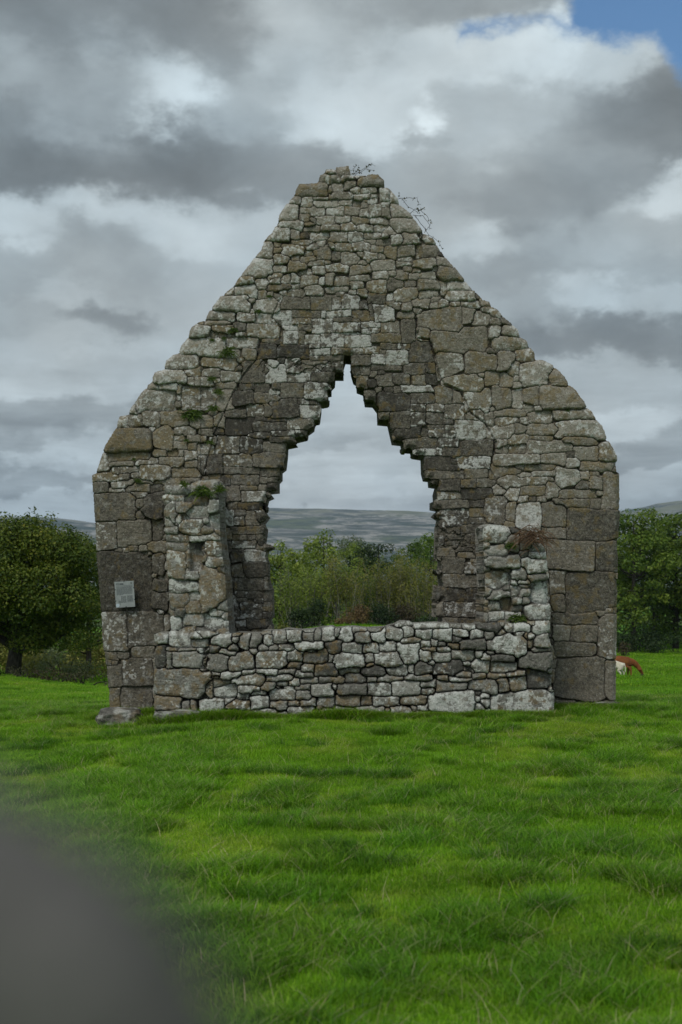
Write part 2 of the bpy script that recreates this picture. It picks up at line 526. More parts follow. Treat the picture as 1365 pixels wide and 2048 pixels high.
# ------------------------------------------------------------------ masonry: every stone as read off the photograph
# each line: x0 y0 x1 y1 and a letter for its look (l pale lichen, w white crusted lichen, b ochre, d dark, m plain) in the units of one enlarged view
VIEW_TOP = (400, 300, 2.4818, """676 70 752 130 m,628 95 684 125 m,596 118 696 168 m,470 162 632 235 b,652 155 716 208 m,700 125 770 160 m,716 145 772 195 m,
760 112 830 140 m,785 118 920 185 m,640 180 660 235 m,642 208 765 250 m,750 185 800 218 m,800 183 876 215 m,768 218 848 248 m,896 183 945 260 l,942 187 988 262 l,
445 225 500 270 m,388 265 488 352 l,505 232 560 290 m,555 232 640 250 m,560 248 690 285 l,690 250 755 280 m,808 238 880 268 l,755 255 800 285 b,850 222 880 240 l,
503 284 618 326 l,632 284 716 328 l,716 275 790 322 m,792 290 840 335 m,840 270 905 335 m,902 258 945 290 l,900 285 950 340 m,938 262 1058 338 l,500 315 548 360 m,
575 328 670 375 m,545 340 580 370 m,668 326 745 360 l,757 337 845 372 m,848 330 935 370 m,700 365 775 405 m,318 380 452 450 l,388 350 520 400 l,520 352 570 385 b,
452 392 500 450 m,505 375 600 410 m,540 400 655 445 l,600 375 700 410 m,780 375 865 412 l,735 405 812 460 w,640 405 735 460 m,815 408 905 445 m,865 370 940 405 l,
905 375 975 420 m,940 335 1112 415 l,1000 412 1130 470 m,950 425 1020 472 l,870 440 950 475 m,812 440 880 470 m,272 450 368 535 m,455 447 555 475 m,405 475 520 525 b,
520 470 600 500 m,565 480 650 548 m,520 495 565 525 m,455 525 500 555 m,500 528 585 568 m,670 465 760 505 m,755 455 850 505 l,845 475 910 510 m,655 505 700 545 b,
700 512 790 575 l,810 505 885 555 l,915 475 980 535 b,980 470 1070 530 m,1070 462 1195 532 m,1070 415 1175 465 m,1175 525 1270 590 m,985 530 1050 555 m,980 555 1060 575 m,
1182 573 1315 652 m,1050 545 1175 590 m,200 535 372 635 l,355 575 432 612 l,440 555 530 605 b,535 545 620 575 m,620 565 740 605 m,558 580 625 615 l,485 590 555 625 m,
740 570 850 615 b,850 545 970 600 l,1035 610 1170 642 l,970 600 1035 650 m,170 625 270 675 b,275 640 340 695 l,330 610 410 645 m,455 618 500 665 l,500 620 590 675 b,
582 635 622 672 w,620 615 670 675 m,345 640 405 670 m,330 670 460 698 b,665 630 740 675 m,740 625 850 650 m,860 605 940 645 m,745 655 810 690 l,620 680 735 705 l,
520 675 610 725 m,440 690 520 735 m,120 665 180 725 m,165 668 288 735 l,285 695 340 740 m,215 735 275 755 b,830 645 925 715 b,930 640 1015 705 b,835 710 925 765 b,
965 680 1085 755 b,1085 645 1190 700 m,1090 695 1180 735 m,1150 725 1195 760 m,1225 648 1360 705 l,1218 695 1365 750 l,1195 650 1225 720 m,62 718 250 805 l,
265 738 395 810 l,370 715 415 760 w,400 728 550 790 b,550 725 655 795 b,655 728 705 795 w,705 720 795 792 w,15 795 175 850 l,190 812 285 855 m,20 840 150 870 m,
925 750 1000 790 m,1050 740 1150 785 m,985 805 1060 840 b,1075 788 1305 905 m,1245 755 1300 785 m,1300 780 1365 860 m,1290 748 1390 785 m,360 800 460 870 w,
460 795 600 832 b,600 795 622 830 w,622 795 755 830 w,755 795 840 850 b,840 765 862 850 b,862 765 965 855 w,460 835 555 865 b,555 835 662 910 w,662 830 800 855 b,
662 855 800 905 w,800 855 900 885 w,800 885 895 915 w,900 855 990 910 b,415 870 490 895 w,490 868 555 898 b,230 865 405 935 m,415 900 490 965 w,520 918 600 965 w,
600 910 720 980 w,650 905 800 918 w,720 922 850 980 w,848 910 1000 955 b,1000 840 1075 960 m,490 900 520 965 m,310 935 380 955 m,60 870 180 910 b,180 905 235 930 w,
85 900 125 950 m,50 895 90 945 m,130 930 290 985 m,120 985 195 1035 m,215 990 285 1045 m,285 960 380 1035 d,380 965 545 1030 d,545 965 595 985 w,548 985 645 1020 w,
655 982 895 1015 b,900 960 980 990 b,980 960 1045 990 b,1040 950 1165 1055 d,550 1020 600 1050 d,600 1020 715 1048 d,340 1045 395 1100 w,430 1035 500 1117 w,
510 1045 640 1075 d,510 1075 600 1110 w,600 1050 690 1105 d,755 1018 850 1070 m,850 1010 925 1060 w,925 995 1035 1065 w,845 1065 1000 1090 b,800 1075 850 1117 m,
1015 1062 1120 1117 d,1120 1055 1170 1110 d,225 1045 315 1117 d,315 1070 365 1117 d""")
VIEW_LEFT = (170, 650, 2.4818, """520 0 625 72 l,465 60 700 155 l,398 142 562 220 l,580 160 755 215 b,490 218 575 258 m,338 225 505 295 l,508 258 545 300 m,545 262 640 306 l,
580 218 672 260 m,665 232 775 285 m,648 278 750 318 m,310 285 370 322 m,370 288 462 322 l,455 300 475 345 m,455 345 476 375 w,244 320 452 432 l,478 305 655 425 m,
655 318 740 432 m,780 175 890 290 d,725 325 840 398 d,770 290 840 325 d,840 290 915 335 d,915 320 970 355 w,893 195 1005 285 w,995 168 1070 230 w,1010 230 1115 280 w,
1078 192 1140 230 m,1140 180 1290 228 d,1125 228 1245 280 d,970 290 1085 360 d,1090 285 1205 380 w,840 335 970 385 d,690 420 800 460 d,800 395 890 455 d,890 390 945 455 d,
915 365 1065 465 d,1050 360 1160 395 d,1070 395 1172 465 w,700 460 840 545 d,845 455 1000 480 d,820 478 1000 530 d,1000 462 1135 520 l,810 530 930 560 d,915 520 1100 555 d,
915 555 1050 585 d,150 447 222 510 l,205 443 290 505 m,285 425 375 505 m,375 425 515 505 b,525 450 640 515 b,640 440 695 510 m,80 510 335 637 b,335 505 440 620 b,
445 505 550 548 m,440 548 490 580 m,508 548 600 582 m,570 512 640 550 m,440 580 510 618 m,560 590 640 645 m,652 550 770 640 d,770 560 880 640 d,885 582 1000 630 m,
340 620 405 655 b,405 615 465 655 b,465 620 490 655 m,490 625 560 675 m,45 638 115 725 m,115 630 325 680 b,245 660 365 695 m,365 655 490 705 b,125 675 245 705 m,
135 700 275 738 m,275 695 425 785 m,430 708 575 762 b,495 670 565 710 m,555 648 605 740 d,605 640 685 740 d,685 640 830 705 d,830 632 998 710 d,690 705 870 745 d,
870 710 970 755 d,680 745 725 800 m,725 740 865 800 d,865 755 970 785 d,32 738 175 780 m,35 780 118 838 d,135 775 250 815 m,250 760 340 795 m,340 760 480 795 b,
480 755 580 785 m,120 812 200 832 m,200 780 330 830 m,36 833 260 975 d,228 825 310 860 m,245 860 300 910 m,285 835 395 965 d,680 795 770 878 d,770 790 860 822 m,
860 790 905 825 m,780 822 905 880 w,905 780 955 825 d,755 880 880 915 d,685 915 740 995 w,740 950 790 992 w,800 920 862 995 l,740 915 800 950 m,45 978 158 1117 d,
160 965 335 1095 d,335 970 395 1070 d,720 1005 800 1040 m,800 1000 885 1040 m,730 1070 845 1105 w,845 1040 890 1070 d,860 1070 900 1095 d""")
VIEW_LOWLEFT = (170, 930, 3.5, """75 605 470 1030 d,385 605 470 665 m,470 610 565 770 d,500 770 580 805 m,480 805 585 900 d,455 885 595 1010 d,105 1030 310 1305 d,290 1015 560 1270 d,
240 1030 290 1130 m,555 1040 605 1170 m,330 1270 485 1355 m,130 1310 235 1365 m,265 1350 480 1550 d,245 1545 480 1740 d,150 1400 265 1560 d,170 1560 255 1730 b,390 1560 480 1580 m,
1018 595 1115 680 d,1120 595 1270 680 w,1110 680 1280 790 d,1025 700 1110 790 d,1040 790 1250 880 d,1250 815 1310 880 d,1045 885 1255 930 d,1050 930 1130 960 d,
1085 965 1240 1085 d,1130 1080 1285 1145 d,1050 1090 1130 1140 d,1240 960 1310 1025 d,1240 1025 1310 1075 d,1250 880 1310 960 d,1225 500 1270 545 m,1200 560 1255 595 d""")
VIEW_RIGHT = (750, 650, 2.4818, """275 15 560 140 m,570 5 622 70 l,635 0 725 55 l,585 55 768 125 l,300 130 440 250 m,450 130 610 240 m,610 130 690 225 l,700 120 795 180 b,
720 178 890 305 l,830 215 960 308 b,660 180 720 260 l,330 245 540 330 m,540 230 630 300 b,620 240 690 310 m,690 240 720 280 l,815 300 1055 425 b,440 320 580 440 m,
585 310 680 420 m,685 320 735 415 l,735 310 815 395 m,125 298 300 330 w,300 300 390 390 b,390 320 440 390 m,20 335 180 430 d,180 340 300 390 d,180 388 260 430 d,
250 390 350 430 d,350 390 445 468 m,72 430 180 520 d,180 430 250 500 d,250 430 340 490 d,445 400 545 475 m,545 435 590 500 m,590 420 750 460 m,595 455 715 500 m,
760 430 880 495 m,720 460 765 490 l,880 415 1105 472 b,745 490 930 545 m,890 470 1155 565 l,930 545 1110 595 b,265 495 345 560 m,345 495 395 520 w,400 470 555 565 w,
100 505 230 565 d,140 560 310 615 d,190 610 340 648 w,320 560 415 605 d,335 605 435 655 d,435 570 590 650 d,560 500 700 565 l,600 565 660 610 m,660 540 765 590 m,
665 595 755 640 m,600 600 665 635 m,755 575 985 635 m,770 550 880 575 m,985 605 1115 675 m,1110 580 1205 680 m,590 640 815 695 m,820 640 950 690 m,950 660 1020 705 l,
1020 680 1200 725 m,250 650 380 722 d,395 650 575 712 w,255 722 450 765 d,450 712 560 760 d,570 705 730 760 b,745 695 900 725 b,780 725 900 750 m,700 735 780 770 l,
610 745 890 805 m,900 715 1020 800 l,1060 725 1115 750 m,1130 730 1225 920 d,1060 745 1130 820 m,315 765 425 825 d,425 768 505 810 m,508 765 600 805 m,300 825 430 865 m,
430 810 590 865 d,585 790 650 840 l,650 800 720 870 l,720 795 850 850 b,850 780 920 860 m,910 820 1100 860 m,290 870 470 912 d,470 870 545 905 d,545 850 650 990 d,
330 910 470 1000 d,470 910 540 955 m,470 955 560 990 d,300 930 330 960 d,700 878 830 1030 w,650 880 700 980 m,830 880 950 1005 d,885 865 1075 905 m,955 910 1220 1075 d,
830 1000 950 1060 d,315 1000 430 1040 d,345 1040 480 1090 d,430 985 540 1035 d,315 1090 500 1117 d""")
VIEW_LOWRIGHT = (860, 950, 3.102, """720 400 1020 595 d,1030 415 1170 600 d,740 595 850 740 d,845 600 1165 850 d,750 740 835 850 d,1045 860 1165 1140 d,750 855 1045 925 d,
755 935 875 1030 d,875 930 1040 1045 d,765 1035 1030 1125 d,770 1135 1090 1400 d,1080 1150 1160 1400 l,50 320 180 370 d,95 365 250 430 d,50 435 160 510 m,160 430 280 480 d,
180 475 285 515 l,70 515 220 615 d,225 550 305 610 d,85 615 300 700 d,50 700 230 785 d,235 700 300 790 d,80 785 310 880 d,40 785 90 880 l""")
STUB_LEFT = (170, 930, 3.5, """550 135 740 210 m,740 105 935 210 m,538 210 700 262 l,555 265 640 400 m,860 245 940 330 l,620 355 680 415 w,640 260 760 330 m,710 280 860 360 l,
555 440 650 480 l,555 490 725 545 b,730 485 950 535 l,565 545 720 605 b,570 605 715 805 b,830 525 960 650 m,850 645 970 715 m,800 725 985 1000 b,590 810 790 890 w,
595 900 730 1000 b,600 1060 670 1155 w,690 1040 830 1120 l,835 1060 980 1150 w,870 1010 975 1060 w""")
STUB_RIGHT = (860, 950, 3.102, """330 312 500 420 w,345 440 480 505 l,460 370 560 470 m,560 340 640 460 m,640 355 712 420 l,615 478 722 520 w,570 520 725 610 w,345 505 560 580 m,
350 600 500 710 m,500 580 600 660 m,545 640 620 675 m,600 620 735 655 m,620 655 738 800 w,590 800 748 900 w,505 690 570 750 m,360 720 500 770 l,365 790 440 845 m,
440 760 510 835 m,360 845 465 905 l,465 850 560 905 w,570 760 620 800 m""")
LOW_MID = (400, 1200, 2.4818, """190 165 250 245 m,245 165 298 240 m,318 165 365 230 l,360 150 430 215 l,428 145 505 207 l,505 160 568 208 m,568 148 605 200 m,605 135 668 210 l,
668 145 705 180 w,685 135 755 205 w,755 135 830 160 m,765 160 845 215 l,852 150 920 205 w,925 140 1010 195 l,1008 130 1060 185 w,1075 145 1155 195 w,1155 140 1255 200 w,
1258 140 1330 180 w,1300 120 1365 150 w,1060 115 1245 145 w,975 105 1060 130 w,430 135 500 148 w,470 210 610 255 l,385 225 470 255 m,520 245 590 265 m,625 205 705 270 d,
705 213 805 262 l,808 215 890 262 m,892 210 975 258 w,975 215 1093 318 w,1000 190 1100 215 m,1095 205 1150 235 l,1100 235 1175 255 b,1175 232 1250 262 b,1252 248 1365 302 l,
430 250 515 308 w,510 250 638 318 b,660 262 820 338 l,820 262 865 315 l,865 260 1010 330 w,1085 248 1150 310 l,1150 258 1248 306 m,1315 295 1365 360 m,640 275 665 310 m,
30 265 138 358 m,140 265 265 352 m,282 250 432 340 m,0 245 40 280 m,0 280 35 340 m,95 250 180 275 l,440 305 510 345 b,500 322 570 365 m,568 315 685 385 d,685 335 800 365 m,
800 330 920 382 d,830 313 865 330 m,930 330 1030 378 w,1035 315 1065 362 m,1065 312 1155 380 d,1155 305 1305 378 d,285 340 385 375 l,388 345 475 370 m,330 368 470 405 l,
475 350 565 390 m,205 342 280 378 l,105 355 205 400 l,0 375 95 392 b,55 355 105 378 m,155 365 328 428 l,590 378 720 420 b,498 388 585 418 m,440 388 498 432 l,
380 402 440 432 m,725 365 830 415 d,832 375 880 405 m,880 375 1015 405 m,1015 365 1150 400 m,1180 370 1235 400 b,1230 385 1350 410 l,1260 360 1350 388 b,190 420 300 462 l,
300 405 380 452 b,375 430 435 455 m,345 430 475 500 l,470 420 550 450 m,475 445 550 498 b,548 415 675 480 l,685 412 830 472 d,645 415 685 445 m,830 405 950 475 w,
955 400 1095 478 l,1092 402 1170 435 m,1105 440 1165 475 m,1172 405 1330 450 m,68 420 185 490 l,60 392 165 430 m,0 390 62 490 b,188 462 250 495 w,262 450 322 475 m,
0 490 118 570 w,122 485 172 525 l,132 498 250 542 b,250 475 345 540 w,345 500 435 543 m,438 502 500 525 m,500 490 572 525 m,580 480 670 545 l,678 472 800 530 b,
795 475 858 525 b,860 478 990 532 b,990 475 1130 522 b,1135 455 1365 562 w,1080 520 1135 555 l,215 540 380 600 m,440 528 565 600 m,600 530 665 600 m,775 525 920 600 m,
940 530 1050 600 m""")
LOW_LEFT = (170, 930, 3.5, """480 1170 585 1250 w,580 1165 745 1280 w,720 1170 825 1215 w,745 1215 860 1280 l,885 1180 1030 1270 l,490 1270 570 1420 d,555 1285 660 1310 b,
610 1300 850 1420 l,565 1310 610 1430 m,785 1285 865 1340 l,640 1285 785 1310 m,850 1340 890 1385 m,480 1430 890 1630 b,490 1610 675 1715 b,680 1645 745 1735 m,740 1650 780 1720 b,
800 1430 870 1465 m,500 1730 800 1830 m""")
LOW_RIGHT = (860, 950, 3.102, """465 915 520 975 w,520 920 620 975 w,640 905 750 985 w,350 990 600 1115 w,505 975 610 1020 b,610 1020 640 1070 b,650 985 745 1075 m,640 1075 750 1100 m,
380 1115 525 1160 d,555 1100 760 1205 d,380 1165 545 1230 m,215 1145 370 1225 w,320 1110 375 1150 m,240 1265 435 1350 m,420 1265 495 1340 b,495 1250 605 1340 b,605 1215 760 1330 d,
260 1230 350 1265 b,350 1230 475 1262 b,480 1220 600 1255 b,380 1340 775 1490 w,315 1360 370 1390 w,320 1390 375 1440 w,180 1025 340 1085 d""")

GABLE_OUTER = [(225, 1450), (219, 1420), (213, 1335), (205, 1290), (198, 1180), (190, 1060), (183, 950), (192, 945), (203, 907), (210, 893), (232, 855), (238, 832), (257, 828), (262, 815),
    (272, 800), (285, 781), (300, 766), (310, 745), (326, 740), (332, 720), (345, 709), (358, 704), (362, 690), (375, 674), (383, 655), (398, 644), (410, 640), (418, 622), (428, 611),
    (440, 594), (452, 584), (470, 569), (484, 548), (508, 515), (522, 500), (528, 481), (545, 464), (556, 441), (558, 430), (574, 405), (588, 391), (592, 378), (598, 366), (634, 365),
    (641, 348), (653, 338), (671, 337), (673, 331), (698, 328), (704, 350), (732, 349), (746, 347), (757, 349), (769, 361), (771, 374), (781, 376), (797, 396), (800, 408), (814, 418),
    (827, 432), (836, 446), (848, 463), (868, 476), (888, 509), (894, 516), (912, 536), (930, 558), (946, 577), (960, 589), (966, 598), (980, 602), (984, 612), (998, 619), (1008, 633),
    (1022, 645), (1036, 658), (1041, 672), (1056, 681), (1060, 692), (1070, 702), (1072, 717), (1090, 721), (1108, 730), (1116, 738), (1129, 751), (1138, 767), (1153, 781), (1166, 800),
    (1175, 815), (1183, 820), (1195, 839), (1205, 851), (1215, 876), (1226, 894), (1235, 911), (1237, 922), (1233, 927), (1234, 943), (1241, 946), (1241, 1020), (1238, 1083), (1237, 1150),
    (1235, 1224), (1234, 1317), (1232, 1450)]
GABLE_HOLE = [(540, 1330), (544, 1256), (538, 1243), (544, 1236), (543, 1181), (535, 1158), (535, 1124), (529, 1113), (533, 1101), (545, 1096), (546, 1092), (527, 1086), (531, 1056), (525, 1045),
    (535, 1031), (524, 1016), (527, 1006), (536, 1022), (529, 1012), (533, 996), (544, 991), (537, 982), (555, 980), (555, 960), (561, 954), (561, 938), (569, 932), (572, 908), (573, 888), (593, 884), (588, 876),
    (613, 870), (613, 861), (627, 851), (629, 839), (639, 835), (642, 811), (638, 803), (655, 801), (654, 780), (663, 778), (663, 766), (670, 759), (671, 745), (688, 745), (688, 723), (692, 710), (702, 711),
    (703, 735), (708, 752), (714, 756), (715, 771), (728, 776), (732, 800), (748, 801), (757, 813), (758, 838), (779, 840), (784, 862), (788, 879), (806, 881), (809, 896), (827, 897), (829, 908), (848, 911),
    (849, 940), (853, 955), (863, 956), (864, 968), (877, 970), (873, 984), (874, 997), (867, 1000), (867, 1015), (880, 1018), (869, 1029), (881, 1037), (877, 1053), (876, 1103), (876, 1116), (884, 1122),
    (882, 1140), (870, 1137), (882, 1150), (886, 1172), (874, 1171), (873, 1201), (879, 1207), (884, 1200), (872, 1212), (871, 1236), (884, 1238), (880, 1265), (882, 1330)]
SEAM_LEFT = [(404, 960), (404, 956), (412, 932), (428, 868), (448, 827), (460, 799), (484, 755), (513, 718), (521, 683), (561, 677), (563, 655), (544, 634), (561, 598)]
SEAM_RIGHT = [(642, 592), (690, 584), (722, 598), (760, 596), (787, 642), (803, 640), (833, 638), (833, 677), (859, 679), (869, 707), (879, 750), (887, 768), (923, 783), (939, 823), (972, 847), (992, 884),
    (988, 908), (980, 936), (992, 958), (978, 992), (1012, 1013), (1012, 1045)]
EMBRASURE = [(440, 1330), (440, 1000)] + SEAM_LEFT + SEAM_RIGHT + [(1012, 1330)]
PIER_LEFT = [(150, 985), (285, 985), (300, 1100), (312, 1460), (150, 1460)]
PIER_RIGHT = [(1105, 1015), (1195, 940), (1260, 940), (1260, 1460), (1090, 1460), (1092, 1090)]
STUB_LEFT_OUT = [(342, 1300), (341, 1262), (336, 1160), (331, 1075), (328, 1030), (327, 1002), (323, 999), (324, 990), (328, 989), (328, 970), (340, 968), (372, 969), (384, 966), (398, 961), (433, 958), (438, 963),
    (438, 995), (440, 1060), (446, 1110), (452, 1160), (456, 1216), (461, 1300)]
STUB_RIGHT_OUT = [(968, 1300), (967, 1240), (970, 1180), (967, 1100), (965, 1052), (985, 1049), (1002, 1050), (1025, 1054), (1042, 1060), (1064, 1064), (1085, 1069), (1089, 1078), (1093, 1104), (1096, 1145), (1098, 1180), (1101, 1208),
    (1101, 1300)]
LOW_OUT = [(306, 1465), (308, 1420), (306, 1340), (310, 1300), (308, 1268), (318, 1265), (335, 1266), (340, 1260), (372, 1263), (400, 1261), (425, 1262), (440, 1267), (462, 1267), (475, 1265), (497, 1266), (520, 1266), (530, 1261), (560, 1261),
    (573, 1257), (603, 1260), (625, 1258), (642, 1255), (666, 1252), (672, 1256), (690, 1254), (710, 1253), (735, 1256), (770, 1254), (791, 1248), (803, 1242), (823, 1243), (827, 1247), (875, 1245), (902, 1247), (925, 1249), (949, 1249), (957, 1246),
    (1005, 1244), (1022, 1246), (1053, 1242), (1100, 1241), (1103, 1272), (1106, 1305), (1105, 1379), (1111, 1382), (1111, 1465)]

LOOKS = {'m': (.56, .20, .28), 'l': (.68, .42, .14), 'w': (.50, .80, .12), 'b': (.52, .14, .62), 'd': (.27, .04, .10)}   # base tone, pale lichen cover, ochre cover


def read(view):
    x0, y0, s, txt = view
    out = []
    for w in txt.replace('\n', ' ').split(','):
        a, b, c, d, k = w.split()
        out.append((x0 + float(a) / s, y0 + float(b) / s, x0 + float(c) / s, y0 + float(d) / s, k))
    return out


def inside(poly, X, Z):
    r = np.zeros(X.shape, bool)
    n = len(poly)
    for i in range(n):
        x1, y1 = poly[i]
        x2, y2 = poly[(i + 1) % n]
        if y1 == y2:
            continue
        c = ((y1 > Z) != (y2 > Z)) & (X < (x2 - x1) * (Z - y1) / (y2 - y1) + x1)
        r ^= c
    return r


def line_dist(lines_, xs_, zs_, R, closed=True):
    """distance from each grid node to the nearest of the polylines, capped at R"""
    D = np.full((len(zs_), len(xs_)), R, np.float32)
    st = xs_[1] - xs_[0]
    for poly in lines_:
        n = len(poly)
        for i in range(n if closed else n - 1):
            (ax, az_), (bx, bz) = poly[i], poly[(i + 1) % n]
            i0, i1 = np.searchsorted(xs_, [min(ax, bx) - R, max(ax, bx) + R])
            j0, j1 = np.searchsorted(zs_, [min(az_, bz) - R, max(az_, bz) + R])
            if i1 <= i0 or j1 <= j0:
                continue
            x, z = np.meshgrid(xs_[i0:i1], zs_[j0:j1])
            L2 = (bx - ax) ** 2 + (bz - az_) ** 2 + 1e-12
            t = np.clip(((x - ax) * (bx - ax) + (z - az_) * (bz - az_)) / L2, 0, 1)
            d = np.hypot(x - ax - t * (bx - ax), z - az_ - t * (bz - az_))
            D[j0:j1, i0:i1] = np.minimum(D[j0:j1, i0:i1], d)
    return D


# style: corner radius (share of the half height), bulge, joint depth, joint half width, edge radius, offset spread, looseness of shape
STYLES = {
    'rubble': (.30, .017, .021, .0034, .007, .017, .24),
    'coping': (.40, .030, .032, .0045, .020, .020, .14),
    'embrasure': (.16, .010, .018, .003, .006, .010, .06),
    'corner_east': (.16, .012, .030, .005, .008, .010, .06),
    'corner': (.16, .012, .030, .005, .008, .010, .06),
    'dry': (.26, .032, .115, .0075, .012, .030, .25),
    'worn': (.30, .020, .022, .0045, .020, .026, .26),
    'stub': (.34, .036, .040, .006, .014, .034, .24),
}


def masonry(name, stones, outer, hole, Y, depth, res, style_of, seed, parts, mat, parent, jag=0.03, layers=5, fill=0.032, mortar=-0.02, cracks=(), batter=None, recess=None, edge_round=0.05, side_tone=0.3):
    """a wall whose face is a relief of single stones; parts maps a style to the name of the part that carries it"""
    S = FPX / Y
    tox = lambda p: ((p[0] - CX) / S, ZC - (p[1] - HY) / S)
    outer = [tox(p) for p in outer]
    hole = [tox(p) for p in hole] if hole else None
    r = np.random.default_rng(seed)
    xa, xb = min(p[0] for p in outer) - .05, max(p[0] for p in outer) + .05
    za, zb = min(p[1] for p in outer) - .02, max(p[1] for p in outer) + .05
    gx, gz_ = np.arange(xa, xb, res), np.arange(za, zb, res)
    X, Z = np.meshgrid(gx.astype(np.float32), gz_.astype(np.float32))
    # outlines are a little ragged
    ex = X + 0.012 * (fbm(X * 22, Z * 22, 3, seed + 1) - .5) + 0.010 * (fbm(X * 60, Z * 60, 2, seed + 5) - .5)
    ez = Z + 0.012 * (fbm(X * 22, Z * 22, 3, seed + 2) - .5) + 0.010 * (fbm(X * 60, Z * 60, 2, seed + 6) - .5)
    M = inside(outer, ex, ez)
    if hole:
        hx_ = ex + .040 * (fbm(X * 6, Z * 6, 3, seed + 7) - .5) + .030 * (fbm(X * 17, Z * 17, 3, seed + 8) - .5)
        hz_ = ez + .036 * (fbm(X * 6, Z * 6, 3, seed + 9) - .5) + .030 * (fbm(X * 17, Z * 17, 3, seed + 10) - .5)
        M &= ~inside(hole, hx_, hz_)
    D = line_dist([outer] + ([hole] if hole else []), gx, gz_, 0.16)
    wx = X + 0.030 * (fbm(X * 7, Z * 7, 3, seed + 11) - .5) + 0.012 * (fbm(X * 30, Z * 30, 3, seed + 12) - .5)
    wz = Z + 0.026 * (fbm(X * 7, Z * 7, 3, seed + 13) - .5) + 0.012 * (fbm(X * 30, Z * 30, 3, seed + 14) - .5)
    s1 = np.full(X.shape, 9.0, np.float32)
    s2 = np.full(X.shape, 9.0, np.float32)
    ID = np.zeros(X.shape, np.int32)
    rec = []

    def put(cx, cz, a, b, look, style):
        k = len(rec)
        st = STYLES[style]
        loose = st[6]
        rot = r.normal(0, 0.05 + 0.25 * loose) * (0.4 if a > 1.6 * b else 1)
        off = r.normal(0, st[5])
        tone, lic, och = LOOKS[look]
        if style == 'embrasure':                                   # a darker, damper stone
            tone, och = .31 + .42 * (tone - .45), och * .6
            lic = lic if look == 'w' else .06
        if style in ('corner', 'corner_east'):
            tone, lic = .38 + .35 * (tone - .3), min(lic, .10)
        rec.append((tone + r.normal(0, .075), np.clip(lic + r.normal(0, .13), 0, .95), np.clip(och + r.normal(0, .12), 0, .9), off, r.normal(0, .045), r.normal(0, .05), cx, cz, style, r.random()))
        R = max(a, b) + 0.17
        i0, i1 = np.searchsorted(gx, [cx - R, cx + R])
        j0, j1 = np.searchsorted(gz_, [cz - b - .17 - a * .2, cz + b + .17 + a * .2])
        if i1 <= i0 or j1 <= j0:
            return
        x, z = wx[j0:j1, i0:i1] - cx, wz[j0:j1, i0:i1] - cz
        c_, s_ = math.cos(rot), math.sin(rot)
        u, v = x * c_ + z * s_, -x * s_ + z * c_
        # a wedge: one end lower than the other
        tap = r.normal(0, loose)
        bb = b * (1 + tap * np.clip(u / a, -1.2, 1.2))
        rad = st[0] * min(a, b) * (0.7 + 0.6 * r.random())
        qx, qz = np.abs(u) - a + rad, np.abs(v) - bb + rad
        d = np.hypot(np.maximum(qx, 0), np.maximum(qz, 0)) + np.minimum(np.maximum(qx, qz), 0) - rad
        for _ in range(2 if loose > .1 else 1):                    # knocked-off corners
            if r.random() < 0.35 + loose * 1.5:
                t = r.choice([0.25, 0.75, 1.25, 1.75]) * PI + r.normal(0, .3)
                nx_, nz_ = math.cos(t), math.sin(t)
                lim = (abs(nx_) * a + abs(nz_) * b) * (0.74 + .2 * r.random())
                d = np.maximum(d, u * nx_ + v * nz_ - lim)
        d = d.astype(np.float32)
        A, B_, I = s1[j0:j1, i0:i1], s2[j0:j1, i0:i1], ID[j0:j1, i0:i1]
        closer = d < A
        B_[...] = np.where(closer, A, np.minimum(B_, d))
        I[...] = np.where(closer, k, I)
        A[...] = np.where(closer, d, A)

    for (x0, y0, x1, y1, look) in stones:
        (ax, az_), (bx, bz) = tox((x0, y0)), tox((x1, y1))
        cx, cz = (ax + bx) / 2, (az_ + bz) / 2
        put(cx, cz, abs(bx - ax) / 2 * 0.985, abs(az_ - bz) / 2 * 0.975, look, style_of((x0 + x1) / 2, (y0 + y1) / 2, x0, y0, x1, y1))
    # small stones pinned into what is left over
    sub = 4
    for _ in range(700):
        q = np.where(M[::sub, ::sub], s1[::sub, ::sub], -1)
        j, i = np.unravel_index(np.argmax(q), q.shape)
        if q[j, i] < fill:
            break
        cx, cz = float(X[j * sub, i * sub]), float(Z[j * sub, i * sub])
        g = min(float(q[j, i]), .10)
        a, b = g * (1.05 + .7 * r.random()), g * (.80 + .2 * r.random())
        px, py = cx * S + CX, HY - (cz - ZC) * S
        stl = style_of(px, py, px, py, px, py)
        look = r.choice(['m', 'b', 'l', 'd'], p=[.45, .25, .15, .15]) if stl not in ('embrasure', 'corner', 'corner_east') else r.choice(['d', 'm'], p=[.7, .3])
        put(cx, cz, a, b, look, stl)

    P = np.array([q[:8] + (q[9],) for q in rec], np.float32)
    sty = [q[8] for q in rec]
    ST = np.array([STYLES[s] for s in sty], np.float32)
    k = ID
    e = 0.5 * (s2 - s1)
    e = np.maximum(e + 0.004 * (fbm(X * 40, Z * 40, 2, seed + 20) - .5), 0)
    amp, jd, jw, er = ST[k, 1], ST[k, 2], ST[k, 3], ST[k, 4]
    jw = jw * (0.5 + 1.1 * fbm(X * 6, Z * 6, 2, seed + 21))
    rise = 1 - np.exp(-np.maximum(e - jw * .5, 0) / er)
    facet = fbm(X * 9 + P[k, 8] * 50, Z * 9 + P[k, 8] * 90, 4, seed + 22) - .5
    grain = fbm(X * 45, Z * 45, 3, seed + 23) - .5
    h = P[k, 3] + amp * rise + P[k, 4] * (X - P[k, 6]) + P[k, 5] * (Z - P[k, 7]) + amp * 1.0 * facet + 0.009 * grain
    # layered limestone: thin ledges across some stones
    ledge = fbm(X * 3 + P[k, 8] * 30, (Z + .15 * X * (P[k, 8] - .5)) * 55, 3, seed + 24)
    h = h + 0.006 * (ledge - .5) * (P[k, 8] > .4)
